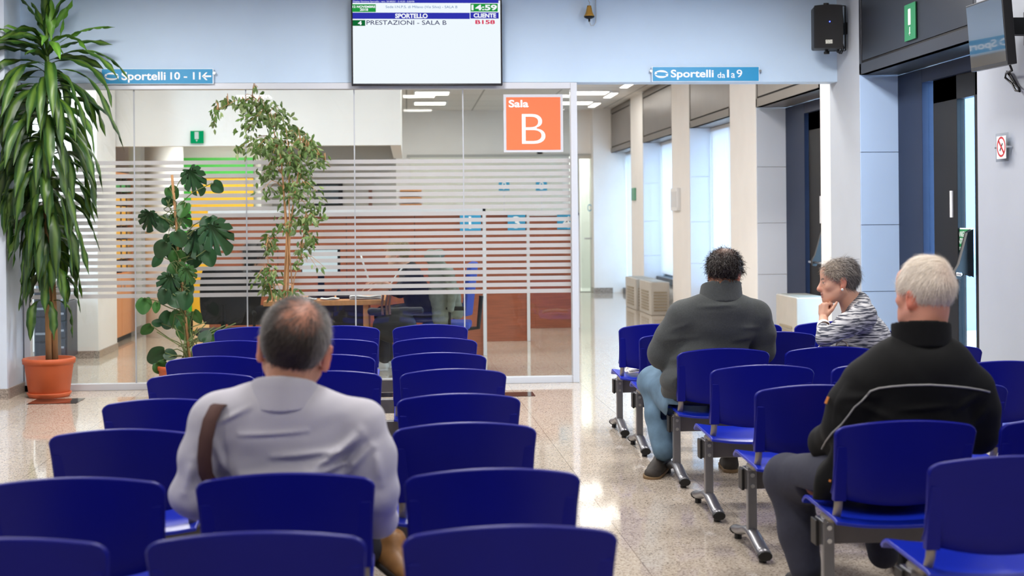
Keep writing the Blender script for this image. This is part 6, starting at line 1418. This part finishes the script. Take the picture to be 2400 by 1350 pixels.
MB().tube([PY(846, 599, 13.22), PY(853, 622, 13.2), PY(863, 652, 13.18)], .009, 8).build('roll', mat('paper_white', (226, 228, 230), .7), pr, smooth=True)
# her jacket hung over the blue chair
jt = thing('hung_jacket', tuple(PY(1040, 690, 13.3)), 'grey green quilted jacket hung over the back of the blue office chair', 'jacket')
S = SDF((.15, 12.9, .2), (.85, 13.7, 1.2), .007)
J = lambda x, y, Y=13.16: g3(x, y, Y)
S.path([J(1015, 602), J(1022, 640), J(1030, 690), J(1034, 745)], [.05, .065, .085, .085], .05, (A(0, 1, 0), 1.7)); S.path([J(1015, 602), J(1046, 640), J(1062, 690), J(1072, 735)], [.045, .06, .06, .055], .05, (A(0, 1, 0), 1.6)); S.rc(J(1006, 598), J(1032, 596, 13.3), .045, .045, .04); S.path([J(1050, 640, 13.1), J(1060, 690, 13.08), J(1056, 722, 13.08)], [.045, .042, .038], .025)
S.wrinkle(lambda P: fold(P, (26, 20, 22), .006, 53) + .002 * np.sin(P[..., 2] * 110)); v, F = S.mesh(); skin_mesh('jacket_body', v, F, mat('sage_quilted', (122, 128, 116), .85, noise_amt=.12, noise_scale=30), jt)
bg = thing('handbag', tuple(g3(940, 745, 12.98)), 'black handbag with brown tassels hanging at the right end of the desk', 'bag')
S = SDF((-.42, 12.75, .12), (.25, 13.15, .75), .007); S.el(g3(925, 765, 12.93), (.20, .07, .15), None, .02); S.rc(g3(870, 730, 12.93), g3(985, 728, 12.93), .035, .035, .03); S.wrinkle(lambda P: fold(P, (20, 20, 20), .004, 3)); v, F = S.mesh(); skin_mesh('bag_body', v, F, mat('black_bag_leather', (22, 22, 26), .5), bg)
mb = MB()
for x0 in (898, 908, 915): mb.tube([PY(x0, 692, 12.96), PY(x0 - 3, 715, 12.93), PY(x0 - 1, 738, 12.88)], .012, 6)
mb.build('tassels', mat('brown_suede', (92, 62, 48), .8), bg)
# visitor in black at the left of the desk
hc = g3(600, 597, 13.45); RH = rotm(-62, -6, 0); hs = .98; nb = g3(594, 635, 13.45); SL, SR = g3(588, 652, 13.62), g3(580, 652, 13.28); EL, WL = g3(622, 676, 13.62), g3(664, 668, 13.6); ER, WR = g3(602, 678, 13.26), g3(651, 670, 13.3); PV = V3((-1.55, 13.45, .54))
m6 = thing('person', (-1.42, 13.4, 0), 'dark haired visitor in black seated at the left end of the desk', 'person')
S = SDF((-1.9, 12.95, 0), (-.85, 13.95, 1.28), .008); T = head(S, hc, RH, hs); S.rc(T(0, -.028, -.045), nb, .05, .055, .025); S.rc(nb, PV + A(0, 0, .03), .07, .085, .04); S.rc(SL, SR, .045, .045, .04)
for a, b, c_ in ((SL, EL, WL), (SR, ER, WR)): S.rc(a, b, .04, .034, .02); S.rc(b, c_, .034, .025, .015)
hand(S, WL, (1, -.1, -.05), (0, 0, 1), .95, (20, 25, 30, 34), -1); hand(S, WR, (1, .1, -.05), (0, 0, 1), .95, (20, 25, 30, 34), 1)
K1, K2 = V3((-1.14, 13.34, .50)), V3((-1.14, 13.55, .50)); A1, A2 = V3((-1.12, 13.32, .09)), V3((-1.12, 13.55, .09)); S.rc(PV, K1, .08, .055, .03).rc(K1, A1, .05, .035, .02).rc(PV, K2, .08, .055, .03).rc(K2, A2, .05, .035, .02)
v, F = S.mesh(); skin_mesh('body', v, F, skin_m, m6, head_cols(v, hc, RH, hs, lin(196, 146, 120)))
hair(m6, hc, RH, hs, lambda p: np.maximum.reduce([-(p[..., 2] + .12), np.where(p[..., 1] > .0, -(p[..., 2] - .02), -1), p[..., 1] - .06]), lambda p, r: np.array([[0, -.01, -1.0]]) + p * 2, lambda p, r: lin(34, 28, 28) * r.uniform(.6, 1.3, (len(p), 1)), 2500, .09, .002, .014, .15, .12, seed=31, blobs=(((0, -.06, -.04), (.07, .05, .09)),))
S = SDF((-1.9, 12.98, .36), (-.85, 13.95, 1.05), .008); S.rc(nb + A(0, 0, -.03), PV, .10, .16, .05); S.rc(SL, SR, .07, .07, .05); S.path([SL, EL, EL * .3 + WL * .7], [.068, .055, .045], .03); S.path([SR, ER, ER * .3 + WR * .7], [.068, .055, .045], .03); S.el(PV, (.17, .2, .10), None, .04)
S.cut(lambda P: .435 - P[..., 2]); S.wrinkle(lambda P: fold(P, (20, 20, 26), .005, 63)); v, F = S.mesh(); skin_mesh('coat', v, F, mat('black_coat', (20, 20, 24), .8), m6)
trousers(m6, 'trousers', navy_t, (-1.9, 12.95, .05), (-.9, 13.9, .7), [([PV, K1, A1 + A(0, 0, .02)], [.10, .075, .055]), ([PV, K2, A2 + A(0, 0, .02)], [.10, .075, .055])], (PV, (.15, .16, .09)), 59, res=.009)
shoe(m6, A1 + A(-.04, 0, -.09), A1 + A(.2, 0, -.09), (0, 0, 1), .24, blk_s, dks, .042); shoe(m6, A2 + A(-.04, 0, -.09), A2 + A(.2, 0, -.09), (0, 0, 1), .24, blk_s, dks, .042)

# handbag of the grey haired woman, standing on her seat behind the backrest
hb = thing('handbag', (2.16, 7.44, .41), 'dark brown handbag with thin beige handles beside the grey haired woman', 'bag')
MB().box(2.06, 2.27, 7.425, 7.475, .425, .62).build('bag_body', mat('brown_bag_leather', (62, 44, 36), .5), hb, .02)
for x0_, x1_ in ((1920, 1944), (1958, 1990)):
    a = PY(x0_, 806, 7.43); b = PY(x1_, 806, 7.43)
    MB().tube([(a.x, 7.44, .61), (a.x, 7.44, a.z - .03), (a.x + .012, 7.44, a.z + .004), ((a.x + b.x) / 2, 7.44, a.z + .016), (b.x - .012, 7.44, a.z + .004), (b.x, 7.44, a.z - .03), (b.x, 7.44, .61)], .0045, 8).build('handle', mat('beige_strap', (206, 192, 166), .6), hb, smooth=True)
